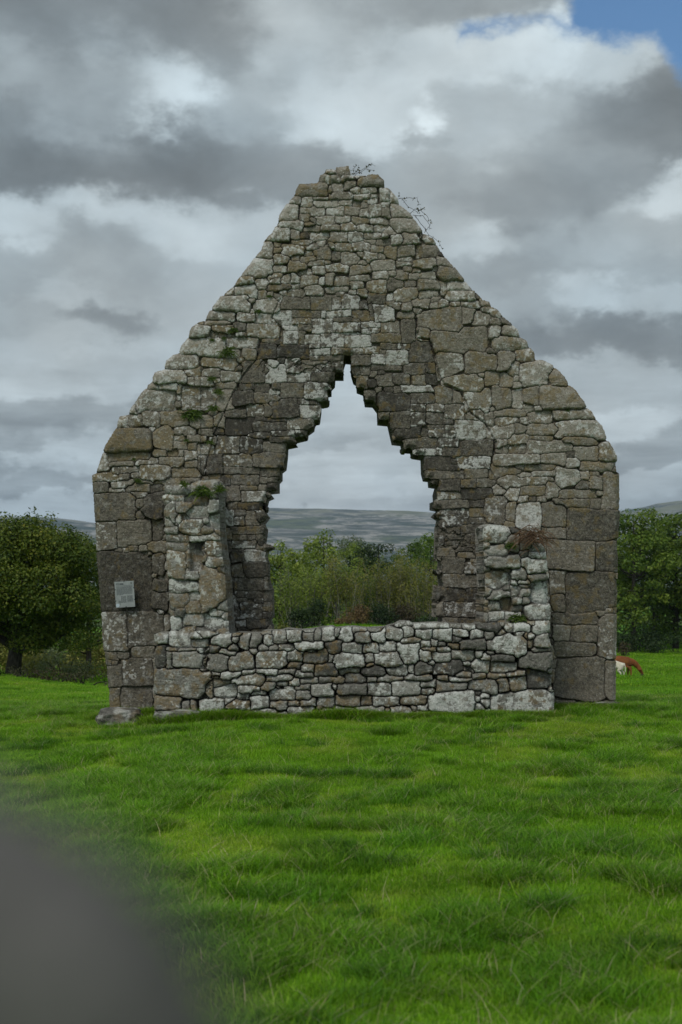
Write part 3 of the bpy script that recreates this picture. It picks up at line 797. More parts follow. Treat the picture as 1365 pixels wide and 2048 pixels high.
    gap = ss(.004, .022, s1)
    joint = np.maximum(1 - ss(0, 1, e / jw), gap)
    floor_ = mortar - jd * (.55 + .45 * gap) + .016 * (fbm(X * 26, Z * 26, 3, seed + 25) - .5)
    joint = np.maximum(joint * (.40 + .60 * ss(.36, .58, fbm(X * 2.6 + 7, Z * 2.6, 3, seed + 28))), gap) if name != 'low' else joint
    deep = (fbm(X * 2.3, Z * 2.3, 2, seed + 26) > .56) * jd * .6
    h = h * (1 - joint) + (floor_ - deep) * joint
    for (line, w, dp) in cracks:
        cd = line_dist([[tox(p) for p in line]], gx, gz_, 0.06, closed=False)
        cd = cd + 0.030 * (fbm(X * 14, Z * 14, 3, seed + 27) - .5)
        h = h - dp * np.exp(-(np.maximum(cd, 0) / w) ** 2)
    h = h - edge_round * (1 - ss(0, .09, D)) ** 2
    if batter is not None:
        h = h + batter(X, Z)
    if recess is not None:
        h = np.where(recess(X, Z), -.12 + .012 * facet + .4 * grain * .02, h)
    # looks
    tone = P[k, 0] + .22 * (fbm(X * 14, Z * 14, 4, seed + 30) - .5) + .20 * (fbm(X * 1.6, Z * 1.6, 3, seed + 31) - .5)
    L = fbm(X * 15 + 3, Z * 15, 6, seed + 32, .68)
    L2 = fbm(X * 48, Z * 48, 3, seed + 33)
    cov = P[k, 1]
    crisp = ss(-.022, .022, L - (.70 - .27 * cov)) * (.55 + .7 * L2) * ss(.0, .3, cov)
    bloom = ss(-.16, .20, L - (.70 - .34 * cov)) * .38
    lich = np.maximum(crisp, bloom)
    spots = ss(.67, .71, fbm(X * 26 + 40, Z * 26, 2, seed + 34)) * (cov > .14) * ss(.42, .58, fbm(X * 1.3, Z * 1.3, 2, seed + 37))
    lich = np.clip(np.maximum(lich, spots * .9), 0, 1)
    och = np.clip(ss(-.06, .10, fbm(X * 11 + 9, Z * 11, 4, seed + 35) - (.70 - .42 * P[k, 2])) * (.5 + .7 * L2), 0, 1)
    lich, och = lich * (1 - joint), och * (1 - .5 * joint)
    Yf = Y - h
    yb = Y + depth

    Qm = M[:-1, :-1] & M[:-1, 1:] & M[1:, 1:] & M[1:, :-1]
    groups = np.array([list(parts).index(s) if s in parts else 0 for s in sty], np.int32)
    G = groups[ID[:-1, :-1]]
    nxg = X.shape[1]
    node = np.arange(X.size).reshape(X.shape)
    Cc = np.stack([X, Yf, Z], -1).reshape(-1, 3)
    mask = np.stack([tone, lich, och, joint], -1).reshape(-1, 4)
    names = list(parts.values())
    # ragged sides
    pad = np.zeros((Qm.shape[0] + 2, Qm.shape[1] + 2), bool)
    pad[1:-1, 1:-1] = Qm
    sides = []
    jj, ii = np.nonzero(Qm)
    for (dj, di, a, b) in ((0, -1, (1, 0), (0, 0)), (0, 1, (0, 1), (1, 1)), (-1, 0, (0, 0), (0, 1)), (1, 0, (1, 1), (1, 0))):
        sel = ~pad[jj + 1 + dj, ii + 1 + di]
        j, i = jj[sel], ii[sel]
        sides.append(np.stack([node[j + a[0], i + a[1]], node[j + b[0], i + b[1]], G[j, i]], -1))
    sides = np.concatenate(sides)
    gzd, gxd = np.gradient(line_field(M))
    out = []
    for gi, nm in enumerate(names):
        gs = [gi]
        sel = Qm & np.isin(G, gs)
        j, i = np.nonzero(sel)
        if not len(j):
            continue
        q = np.stack([node[j, i], node[j, i + 1], node[j + 1, i + 1], node[j + 1, i]], -1)
        sd_ = sides[np.isin(sides[:, 2], gs)]
        used, inv = np.unique(q, return_inverse=True)
        V = [Cc[used]]
        A = [mask[used]]
        Qs = [inv.reshape(q.shape)]
        base = len(used)
        if len(sd_):
            un, iv = np.unique(sd_[:, :2], return_inverse=True)
            iv = iv.reshape(-1, 2)
            co = Cc[un]
            nj, ni = np.divmod(un, nxg)
            nrm = -np.stack([gxd[nj, ni], gzd[nj, ni]], -1)
            nrm /= np.maximum(np.linalg.norm(nrm, axis=1, keepdims=True), 1e-6)
            for l in range(layers + 1):
                t = l / layers
                c2 = co.copy()
                c2[:, 1] = co[:, 1] + (yb - co[:, 1]) * t
                if l:
                    hc = .11 + .03 * (l % 3)
                    course = np.floor(co[:, 2] / hc + .35 * np.sin(co[:, 0] * 3 + l * 2.1) + l * .37).astype(int)
                    hsh = _T[(course * 7 + l * 31 + seed) & 255, (np.floor(co[:, 0] * 2.2).astype(int) * 13 + l * 17) & 255]
                    o = jag * (hsh - .62) * 2 + .03 * (fbm(co[:, 0] * 9 + l * 3, co[:, 2] * 9, 3, seed + l) - .5)
                    o = np.minimum(o, (.95 if 1 < l else .3) * jag if l < layers else 0.0) - .012
                    c2[:, 0] += nrm[:, 0] * o
                    c2[:, 2] += nrm[:, 1] * o
                V.append(c2)
                am = mask[un].copy()
                if l:
                    am[:, 0] = side_tone + .45 * (hsh - .5) + .4 * (fbm(co[:, 0] * 8 + l, co[:, 2] * 8 + l * 2, 3, seed + 60 + l) - .5)
                    am[:, 1] *= .4
                    am[:, 3] = .2
                A.append(am)
                if l:
                    b0, b1 = base + (l - 1) * len(un), base + l * len(un)
                    Qs.append(np.stack([iv[:, 0] + b0, iv[:, 1] + b0, iv[:, 1] + b1, iv[:, 0] + b1], -1))
        V, A, Qs = np.concatenate(V), np.concatenate(A), np.concatenate(Qs)
        tris = None
        if gi == 0:                                               # plain back face, closing the wall
            loops_ = [[Vector((x, z, 0)) for x, z in outer]] + ([[Vector((x, z, 0)) for x, z in hole]] if hole else [])
            flat = [p for lp in loops_ for p in lp]
            if not hole or len(flat):
                tris = np.array(tessellate_polygon(loops_), int) + len(V)
                V = np.concatenate([V, np.array([(p.x, yb - .004, p.y) for p in flat])])
                A = np.concatenate([A, np.tile([[.4, .3, .2, 0.]], (len(flat), 1))])
        me = np_mesh(nm, V, Qs, tris)
        cattr(me, 'look', A)
        out.append(link(nm, me, mat, parent))
    return out


def line_field(M):
    """a blurred copy of a mask: its gradient points into the wall"""
    f = M.astype(np.float32)
    for _ in range(6):
        f = (f + np.roll(f, 2, 0) + np.roll(f, -2, 0) + np.roll(f, 2, 1) + np.roll(f, -2, 1)) / 5
    return f


def stone_material(name, dark, mid, pale, ochre, mortar, lichen=(.36, .385, .37)):
    m, N, B = principled(name, .92, .15)
    la = N.attr('look')
    sp = N.new('ShaderNodeSeparateColor')
    N.put(sp.inputs[0], la.outputs['Color'])
    tone, lich, och = sp.outputs
    jnt = la.outputs['Alpha']
    pos = N.new('ShaderNodeTexCoord').outputs['Object']
    f1 = N.noise(pos, 90, 4, .65).outputs['Fac']
    f2 = N.noise(pos, 24, 5, .65).outputs['Fac']
    t = N.m('MULTIPLY_ADD', N.m('SUBTRACT', f1, .5), .95, tone)
    t = N.m('MULTIPLY_ADD', N.m('SUBTRACT', f2, .5), .85, t)
    c = N.ramp(t, [(.10, dark), (.50, mid), (.90, pale)])
    oc = N.mix(N.ss(.40, .62, f2), ochre, tuple(v * .6 for v in ochre))
    c = N.mix(N.m('MULTIPLY', och, .62), c, oc)
    lc = N.mix(N.ss(.35, .65, f1), tuple(v * .66 for v in lichen), lichen)
    c = N.mix(N.m('MULTIPLY', lich, .85), c, lc)
    c = N.mix(N.m('MULTIPLY', jnt, .8), c, N.mix(N.ss(.4, .6, f2), mortar, tuple(v * .55 for v in mortar)))
    fleck = N.ss(.60, .68, N.noise(N.vm('ADD', pos, (5., 3., 1.)), 38, 3, .6).outputs['Fac'])
    c = N.mix(N.m('MULTIPLY', fleck, N.m('MULTIPLY_ADD', tone, .8, .0, clamp=True)), c, lichen)
    pit = N.ss(.60, .70, N.noise(pos, 62, 2, .5).outputs['Fac'])
    c = N.mix(N.m('MULTIPLY', pit, .7), c, tuple(v * .5 for v in dark))
    N.put(B.inputs['Base Color'], c)
    bp = N.new('ShaderNodeBump')
    bp.inputs['Strength'].default_value = .8
    bp.inputs['Distance'].default_value = .014
    N.put(bp.inputs['Height'], N.m('MULTIPLY_ADD', f1, .5, f2))
    N.t.links.new(bp.outputs[0], B.inputs['Normal'])
    return m


MAT_GABLE = stone_material('weathered_limestone', (.045, .041, .034), (.172, .154, .121), (.285, .263, .224), (.185, .135, .055), (.120, .106, .078), (.54, .54, .51))
MAT_LOW = stone_material('dry_stone', (.060, .057, .050), (.165, .157, .135), (.30, .292, .262), (.19, .125, .045), (.030, .027, .022), (.58, .59, .55))

YG, YW = 19.7, 18.5
RES = 0.0055


def gable_style(cx, cy, x0, y0, x1, y1):
    P_ = (np.array([cx]), np.array([cy]))
    if inside(PIER_LEFT, *P_)[0]:
        return 'corner'
    if inside(PIER_RIGHT, *P_)[0]:
        return 'corner_east'
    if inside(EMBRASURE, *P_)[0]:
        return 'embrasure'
    if cy < 935 and x1 > x0:
        d = line_dist([GABLE_OUTER], np.array([cx - 1., cx, cx + 1.]), np.array([cy - 1., cy, cy + 1.]), 60.0)[1, 1]
        if d < 10 + .55 * max(min(x1 - x0, 70), y1 - y0):
            return 'coping'
    return 'rubble'


gable = empty('stone_gable', (0, YG, 0), 'tall ruined stone gable with a broken pointed window opening', 'ruin')
stones = [s for v in (VIEW_TOP, VIEW_LEFT, VIEW_LOWLEFT, VIEW_RIGHT, VIEW_LOWRIGHT) for s in read(v)]
gable.location = (0, 0, 0)
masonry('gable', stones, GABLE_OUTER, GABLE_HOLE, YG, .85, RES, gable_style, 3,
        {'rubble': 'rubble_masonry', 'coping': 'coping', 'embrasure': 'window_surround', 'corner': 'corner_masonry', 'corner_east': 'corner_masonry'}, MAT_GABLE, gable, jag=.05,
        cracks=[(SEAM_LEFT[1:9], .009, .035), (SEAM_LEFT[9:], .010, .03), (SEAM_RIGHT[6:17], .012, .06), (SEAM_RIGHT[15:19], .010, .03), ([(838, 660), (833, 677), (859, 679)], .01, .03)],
        batter=lambda X, Z: np.where((X > -1.95) & (X < 2.25), -.03 * ss(5.2, 4.2, Z), 0.0))

low = empty('stone_parapet', (0, 0, 0), 'low dry stone wall crossing in front of the window opening', 'wall')
stones = [s for v in (LOW_MID, LOW_LEFT, LOW_RIGHT) for s in read(v)]
masonry('low', stones, LOW_OUT, None, YW, .50, RES, lambda cx, cy, *a: 'coping' if cy < 1268 - .02 * (cx - 300) + 8 else 'dry', 5,
        {'dry': 'dry_stone_face', 'coping': 'cope'}, MAT_LOW, low, jag=.03, fill=.028, mortar=-.01, edge_round=.05)

for nm, view, outl, sd_, lab in (('broken_pier', STUB_LEFT, STUB_LEFT_OUT, 8, 'taller broken stone pier with a square slot, above the left end of the low wall'),
                                 ('broken_pier', STUB_RIGHT, STUB_RIGHT_OUT, 9, 'shorter rough stone pier of pale rubble, behind the right end of the low wall')):
    pr = empty(nm, (0, 0, 0), lab, 'pier', 'broken piers flanking the window opening')
    slot = None
    if sd_ == 8:
        bat = lambda X, Z: ((X > -1.995) & (X < -1.81 + .02 * np.sin(Z * 40)) & (Z < (ZC + (HY - 1083) / (FPX / 18.62))) & (Z > ZC + (HY - 1142) / (FPX / 18.62)))
    else:
        bat = None
    masonry(nm, read(view), outl, None, YW + .12, YG - YW - .16, RES, lambda cx, cy, x0, y0, x1, y1: 'coping' if y0 < (975 if sd_ == 8 else 1062) and x1 > x0 else ('worn' if sd_ == 8 else 'stub'), sd_,
            {'worn' if sd_ == 8 else 'stub': 'broken_face', 'coping': 'top_stones'}, MAT_LOW, pr, jag=.055, layers=9, fill=.03, mortar=0.0, recess=bat, edge_round=.04, side_tone=.55)

# ------------------------------------------------------------------ loose stones
def rock(name, loc, dims, seed, label, cat, mat, parent=None, sub=5, rough=.22, group=None, square=.5):
    bm = bmesh.new()
    bmesh.ops.create_icosphere(bm, subdivisions=sub, radius=1.0)
    co = np.array([v.co[:] for v in bm.verts])
    s = np.sign(co) * np.abs(co) ** (1 - .45 * square)
    s = s / np.maximum(np.abs(s).max(1, keepdims=True) * square + np.linalg.norm(s, axis=1, keepdims=True) * (1 - square), 1e-6)
    n = fbm(s[:, 0] * 1.6 + seed * 3.1 + s[:, 1] * .7, s[:, 2] * 1.6 + seed + s[:, 1] * 1.1, 4, seed) - .5
    n2 = fbm(s[:, 0] * 7 + s[:, 1] * 4, s[:, 2] * 7 - s[:, 1] * 3, 3, seed + 4) - .5
    s = s * (1 + rough * 2 * n + rough * .35 * n2)[:, None] * np.array(dims)
    for v, c_ in zip(bm.verts, s):
        v.co = c_
    me = bpy.data.meshes.new(name)
    bm.to_mesh(me)
    bm.free()
    me.polygons.foreach_set('use_smooth', np.ones(len(me.polygons), bool))
    t = .30 + .5 * (fbm(s[:, 0] * 6, s[:, 2] * 6 + s[:, 1] * 5, 4, seed + 9) - .5)
    l = ss(.50, .60, fbm(s[:, 0] * 9 + 3, s[:, 2] * 9 + s[:, 1] * 7, 4, seed + 10)) * .5
    oc = .5 * ss(.58, .70, fbm(s[:, 0] * 8 + 7, s[:, 2] * 8 + s[:, 1] * 7, 4, seed + 11))
    cattr(me, 'look', np.stack([t, l, oc, np.zeros_like(t)], -1))
    o = link(name, me, mat, parent)
    o.location = loc
    return tag(o, label, cat, group) if label else o


def ground_at(px, Y):
    x = (px - CX) * Y / FPX
    return float(gz(x, Y))


p = at(240, 1440, 18.75)
rock('foundation_stone', (p.x, 18.85, p.z + .02), (.30, .34, .15), 4, 'rounded grey foundation stone jutting out under the left corner of the gable', 'stone', MAT_LOW, group='loose stones at the wall foot')
p = at(357, 1440, 18.3)
rock('foundation_stone', (p.x, 18.38, p.z), (.34, .20, .12), 6, 'long flat ochre-stained stone under the left end of the low wall', 'stone', MAT_LOW, group='loose stones at the wall foot')
p = at(1218, 1412, 19.5)
rock('foundation_stone', (p.x, 19.6, p.z), (.17, .12, .05), 9, 'small flat stone sticking out of the grass under the right gable corner', 'stone', MAT_LOW, group='loose stones at the wall foot')

# the dark stone post right beside the lens, out of focus
mp = stone_material('dark_post_stone', (.050, .048, .046), (.105, .100, .096), (.18, .173, .165), (.08, .07, .05), (.03, .03, .03), (.13, .12, .115))
bm = bmesh.new()
OUT = [(480, 20000), (470, 2600), (446, 2200), (408, 2050), (340, 1930), (255, 1822), (135, 1722), (0, 1640), (-110, 1585), (-300, 1530), (-600, 1500), (-1200, 1540), (-1700, 1700), (-1900, 2300), (-1900, 20000)]
OUT = [((x + 46 - CX) * .172 / FPX, ZC - (y - HY) * .172 / FPX if y < 19999 else .2) for x, y in OUT][::-1]
OUT = [(x if z > .3 else x, z if z > .3 else -.4) for x, z in OUT]
front = [bm.verts.new((x, -.020, z)) for x, z in OUT]
rear = [bm.verts.new((x, .018, z)) for x, z in OUT]
bm.faces.new(front)
bm.faces.new(list(reversed(rear)))
for i in range(len(OUT)):
    j = (i + 1) % len(OUT)
    bm.faces.new((front[j], front[i], rear[i], rear[j]))
bmesh.ops.recalc_face_normals(bm, faces=bm.faces[:])
bmesh.ops.bevel(bm, geom=[e for e in bm.edges if abs(e.verts[0].co.y - e.verts[1].co.y) < .01], offset=.013, segments=4, affect='EDGES', profile=.5)
bmesh.ops.triangulate(bm, faces=[f for f in bm.faces if len(f.verts) > 4])
bmesh.ops.subdivide_edges(bm, edges=[e for e in bm.edges if e.calc_length() > .05], cuts=4)
wv = np.array([v.co[:] for v in bm.verts])
nn = fbm(wv[:, 0] * 9 + wv[:, 1] * 5, wv[:, 2] * 5, 4, 3) - .5
wv[:, 1] *= 1 + .08 * nn
for v, c_ in zip(bm.verts, wv):
    v.co = c_
me = bpy.data.meshes.new('stone_post')
bm.to_mesh(me)
bm.free()
me.polygons.foreach_set('use_smooth', np.ones(len(me.polygons), bool))
cattr(me, 'look', np.stack([.55 + .5 * nn, ss(.5, .62, fbm(wv[:, 0] * 12, wv[:, 2] * 12, 3, 5)) * .5, 0 * nn, 0 * nn], -1))
post = link('stone_post', me, mp)
post.location = (0, .176, 0)
tag(post, 'blurred dark grey stone slab close in the lower left corner', 'post')

# ------------------------------------------------------------------ notice plate on the left corner stone
notice = empty('notice_plate', (0, 0, 0), 'small grey printed notice plate screwed to the left corner stone of the gable', 'notice')
p = at(250, 1188.5, YG - .085)
notice.location = p
notice.rotation_euler = (0, -math.radians(3.6), 0)
k = (YG - .085) / FPX
pw, ph = 38.5 * k, 52.0 * k
mpl, N, B = principled('enamel_plate', .45, .4)
tc = N.new('ShaderNodeTexCoord').outputs['Object']
N.put(B.inputs['Base Color'], N.mix(N.ss(.4, .65, N.noise(tc, 14, 4).outputs['Fac']), (.23, .25, .25), (.28, .30, .295)))
mtx, N, B = principled('dark_print', .6, .2)
B.inputs['Base Color'].default_value = (.025, .035, .04, 1)
mtg, N, B = principled('grey_print', .6, .2)
B.inputs['Base Color'].default_value = (.07, .08, .085, 1)
mst, N, B = principled('pale_sticker', .5, .3)
B.inputs['Base Color'].default_value = (.40, .46, .52, 1)


def box_verts(x0, x1, y0, y1, z0, z1):
    V = [(x0, y0, z0), (x1, y0, z0), (x1, y1, z0), (x0, y1, z0), (x0, y0, z1), (x1, y0, z1), (x1, y1, z1), (x0, y1, z1)]
    Q = [(0, 3, 2, 1), (4, 5, 6, 7), (0, 1, 5, 4), (1, 2, 6, 5), (2, 3, 7, 6), (3, 0, 4, 7)]
    return V, Q


mb = Mesher()
V, Q = box_verts(-pw / 2, pw / 2, 0, .006, -ph / 2, ph / 2)
mb.add(V, Q)
link('plate', mb.mesh('plate', False), mpl, notice)


def print_lines(name, rows, mat, y):
    """rows of small word-length bars; u, v run 0..1 across and down the plate"""
    m_ = Mesher()
    r = random.Random(4)
    for (u0, u1, v, hgt) in rows:
        u = u0
        while u < u1 - .01:
            w = min(r.uniform(.04, .13), u1 - u)
            V, Q = box_verts(-pw / 2 + pw * u, -pw / 2 + pw * (u + w), y - .0012, y, ph / 2 - ph * (v + hgt), ph / 2 - ph * v)
            m_.add(V, Q)
            u += w + .018
    return link(name, m_.mesh(name, False), mat, notice)


rows = [(.10, .90, .165, .010)]
for i in range(10):
    rows.append((.09, .90 if i != 9 else .42, .205 + i * .033, .014))
for i in range(9):
    rows.append((.30 if i < 6 else .16, .56, .565 + i * .030, .014))
    if i < 8:
        rows.append((.62, .90, .560 + i * .030, .014))
print_lines('text_lines', rows, mtg, -.0004)
print_lines('subheading', [(.30, .43, .085, .030)], mtx, -.0004)


def lettering(name, body, size, u, v, mat, extrude=.0008):
    cu = bpy.data.curves.new(name, 'FONT')
    cu.body = body
    cu.size = size
    cu.extrude = extrude
    o = bpy.data.objects.new(name, cu)
    COL.objects.link(o)
    dg = bpy.context.evaluated_depsgraph_get()
    me = bpy.data.meshes.new_from_object(o.evaluated_get(dg))
    bpy.data.objects.remove(o)
    me.name = name
    t = link(name, me, None, notice)
    me.materials.clear()
    me.materials.append(mat)
    t.rotation_euler = (PI / 2, 0, 0)
    t.location = (-pw / 2 + pw * u, -.0016, ph / 2 - ph * v)
    return t


lettering('heading', 'F\u00d3GRA', .033, .075, .135, mtx)
lettering('question_mark', '?', .032, .225, .90, mtx)
m_ = Mesher()                                              # the small upright emblem, upper right
V, Q = box_verts(pw * .345, pw * .385, -.0016, -.0004, ph * .385, ph * .45)
m_.add(V, Q)
link('emblem', m_.mesh('emblem', False), mtx, notice)
m_ = Mesher()
n_ = 28
ccx, ccz, rr = -pw / 2 + pw * .105, -ph / 2 + ph * .085, pw * .095
ring = [(ccx + rr * math.cos(2 * PI * i / n_), -.0018, ccz + rr * math.sin(2 * PI * i / n_)) for i in range(n_)] + [(ccx, -.0018, ccz)]
m_.add(ring, T=[(i, (i + 1) % n_, n_) for i in range(n_)])
link('round_sticker', m_.mesh('round_sticker', False), mst, notice)
for (u, v) in ((.02, .30), (.985, .26), (.02, .74), (.985, .72), (.50, .012), (.53, .975)):
    V, Q = box_verts(-pw / 2 + pw * u - .005, -pw / 2 + pw * u + .005, -.004, 0, ph / 2 - ph * v - .006, ph / 2 - ph * v + .006)
    m_ = Mesher()
    m_.add(V, Q)
    link('clip', m_.mesh('clip', False), mtx, notice)

# ------------------------------------------------------------------ foliage
def leaf_material(name, stops, trans=.30, rough=.55):
    m = bpy.data.materials.new(name)
    m.use_nodes = True
    t = m.node_tree
    t.nodes.clear()
    N = NT(t)
    a = N.attr('tone').outputs['Fac']
    oi = N.new('ShaderNodeObjectInfo').outputs['Random']
    f = N.m('MULTIPLY_ADD', N.m('SUBTRACT', oi, .5), .16, a)
    c = N.ramp(f, stops)
    d = N.new('ShaderNodeBsdfPrincipled')
    d.inputs['Roughness'].default_value = rough
    d.inputs['Specular IOR Level'].default_value = .25
    N.put(d.inputs['Base Color'], c)
    tr = N.new('ShaderNodeBsdfTranslucent')
    N.put(tr.inputs[0], N.vm('MULTIPLY', c, (1.1, 1.25, .6)))
    mx = N.new('ShaderNodeMixShader')
    mx.inputs[0].default_value = trans
    t.links.new(d.outputs[0], mx.inputs[1])
    t.links.new(tr.outputs[0], mx.inputs[2])
    o = N.new('ShaderNodeOutputMaterial')
    t.links.new(mx.outputs[0], o.inputs[0])
    return m


GREENS = {
    'ash': [(.1, (.024, .048, .006)), (.5, (.066, .105, .010)), (.85, (.15, .17, .018)), (1.0, (.21, .19, .025))],
    'mid': [(.1, (.036, .072, .010)), (.5, (.090, .150, .016)), (.9, (.18, .23, .03))],
    'light': [(.1, (.08, .12, .014)), (.5, (.17, .23, .032)), (.9, (.30, .34, .07))],
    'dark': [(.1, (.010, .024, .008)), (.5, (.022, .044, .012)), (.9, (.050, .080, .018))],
    'olive': [(.1, (.07, .08, .016)), (.5, (.16, .17, .034)), (.9, (.29, .26, .06))],
    'rust': [(.1, (.055, .040, .018)), (.5, (.13, .080, .036)), (.9, (.19, .14, .05))],
    'pale': [(.1, (.075, .10, .05)), (.5, (.14, .17, .085)), (.9, (.20, .23, .12))],
    'brown': [(.1, (.030, .024, .014)), (.5, (.070, .055, .028)), (.9, (.12, .10, .05))],
    'fern': [(.1, (.020, .045, .006)), (.5, (.055, .095, .012)), (.9, (.11, .15, .02))],
    'dead': [(.1, (.06, .035, .020)), (.5, (.14, .080, .050)), (.9, (.22, .14, .09))],
    'bramble': [(.1, (.03, .032, .018)), (.5, (.07, .075, .035)), (.9, (.13, .11, .06))],
}
LEAF = {k: leaf_material(k + '_leaf', v) for k, v in GREENS.items()}
mbark, N, B = principled('dark_bark', .95, .1)
tc = N.new('ShaderNodeTexCoord').outputs['Object']
N.put(B.inputs['Base Color'], N.ramp(N.noise(N.vm('MULTIPLY', tc, (6, 6, 1.5)), 3, 5).outputs['Fac'], [(.35, (.020, .018, .014)), (.7, (.060, .055, .045))]))
mstem, N, B = principled('pale_stem', .95, .1)
tc = N.new('ShaderNodeTexCoord').outputs['Object']
N.put(B.inputs['Base Color'], N.ramp(N.noise(N.vm('MULTIPLY', tc, (3, 3, .6)), 2, 5).outputs['Fac'], [(.35, (.13, .12, .10)), (.7, (.30, .28, .24))]))


def leaf_mesh(name, C, Nn, size, tone, r, asp=.55):
    """one small pointed leaf per centre"""
    n = len(C)
    Nn = Nn / np.maximum(np.linalg.norm(Nn, axis=1, keepdims=True), 1e-6)
    a = r.normal(size=(n, 3))
    T = np.cross(Nn, a)
    T /= np.maximum(np.linalg.norm(T, axis=1, keepdims=True), 1e-6)
    Bn = np.cross(Nn, T)
    s = (size * (.6 + .8 * r.random(n)))[:, None]
    V = np.stack([C - T * s * .5, C + Bn * s * asp * .5 + Nn * s * .06, C + T * s * .5, C - Bn * s * asp * .5 + Nn * s * .06], 1).reshape(-1, 3)
    q = np.arange(4 * n).reshape(n, 4)
    me = np_mesh(name, V, q, smooth=False)
    fattr(me, 'tone', np.repeat(np.clip(tone, 0, 1), 4))
    return me


def blob_leaves(clumps, per_m2, r, shell=.55):
    """leaves spread through ragged ellipsoid clumps (centre, radii): most sit near the skin and face out and up"""
    C, Nn, T = [], [], []
    for (c, rad) in clumps:
        rad = np.asarray(rad, float)
        n = int(per_m2 * (rad[0] * rad[2] + rad[0] * rad[1]) * 6)
        d = r.normal(size=(n, 3))
        d /= np.linalg.norm(d, axis=1, keepdims=True)
        rr = shell + (1.08 - shell) * r.random(n) ** .6
        lump = 1 + .35 * (vn(d[:, 0] * 3 + c[0] * 5 + 9, d[:, 2] * 3 + d[:, 1] * 2 + c[2] * 5 + 9, 7) - .5)
        P = np.asarray(c) + d * rad * (rr * lump)[:, None]
        C.append(P)
        Nn.append(d * .7 + np.array([0, 0, .55]) + r.normal(size=(n, 3)) * .45)
        T.append(np.full(n, r.normal(0, .10)) + r.normal(.48, .16, n))
    return np.concatenate(C), np.concatenate(Nn), np.concatenate(T)


def tree(name, label, base, H, W_, look, seed, crown_lo=.22, n_cl=46, leaf=.10, dens=34, trunk_r=None, cat='tree', group=None, lean=(0, 0), shape=1.0, depth=None):
    """trunk and limbs, and a crown of leaf clumps that hang on the limb ends"""
    r = np.random.default_rng(seed)
    root = empty(name, base, label, cat, group)
    tr = trunk_r or H * .022
    mt = Mesher()
    P0 = [(0, 0, -.3), (lean[0] * .15, lean[1] * .15, H * .12), (lean[0] * .4, lean[1] * .4, H * .32), (lean[0] * .7, lean[1] * .7, H * .6), (lean[0], lean[1], H * .9)]
    mt.add(*tube(P0, [tr * 1.25, tr, tr * .85, tr * .5, tr * .12], 8))
    zc, rz = H * (crown_lo + 1) / 2, H * (1 - crown_lo) / 2
    D_ = depth or W_
    clumps = []
    for i in range(n_cl):
        for _ in range(60):
            d = r.uniform(-1, 1, 3)
            q = np.linalg.norm(d)
            taper = 1 - .45 * shape * max(0, d[2]) ** 1.5 - .10 * max(0, -d[2])
            if .42 < q < 1:
                break
        c = np.array([d[0] * W_ / 2 * taper + lean[0] * .8, d[1] * D_ / 2 * taper + lean[1] * .8, zc + d[2] * rz * .93])
        s = W_ * r.uniform(.075, .15)
        clumps.append((c, (s, s, s * r.uniform(.55, .85))))
        if i % 3 == 0:
            zt = max(H * .16, min(c[2] - abs(d[0]) * W_ * .32, H * .75))
            f = np.interp(zt, [p_[2] for p_ in P0], range(5))
            j = min(int(f), 3)
            st = np.array(P0[j]) + (np.array(P0[j + 1]) - np.array(P0[j])) * (f - j)
            m1 = st * .55 + c * .45 + np.array([0, 0, -.04 * H]) + r.normal(0, .02 * H, 3)
            mt.add(*tube([st, m1, c], [tr * .42, tr * .26, tr * .08], 5))
    # a few leafy shoots that break the outline
    for i in range(n_cl // 2):
        c, s = clumps[r.integers(len(clumps))]
        clumps.append((c + r.normal(0, .5, 3) * np.array(s) + np.array([0, 0, s[2] * .55]), (s[0] * .34, s[1] * .34, s[2] * .75)))
    C, Nn, T = blob_leaves(clumps, dens, r)
    link('trunk', mt.mesh('trunk'), mbark, root)
    link('crown', leaf_mesh('crown', C, Nn, leaf, T, r), LEAF[look], root)
    return root


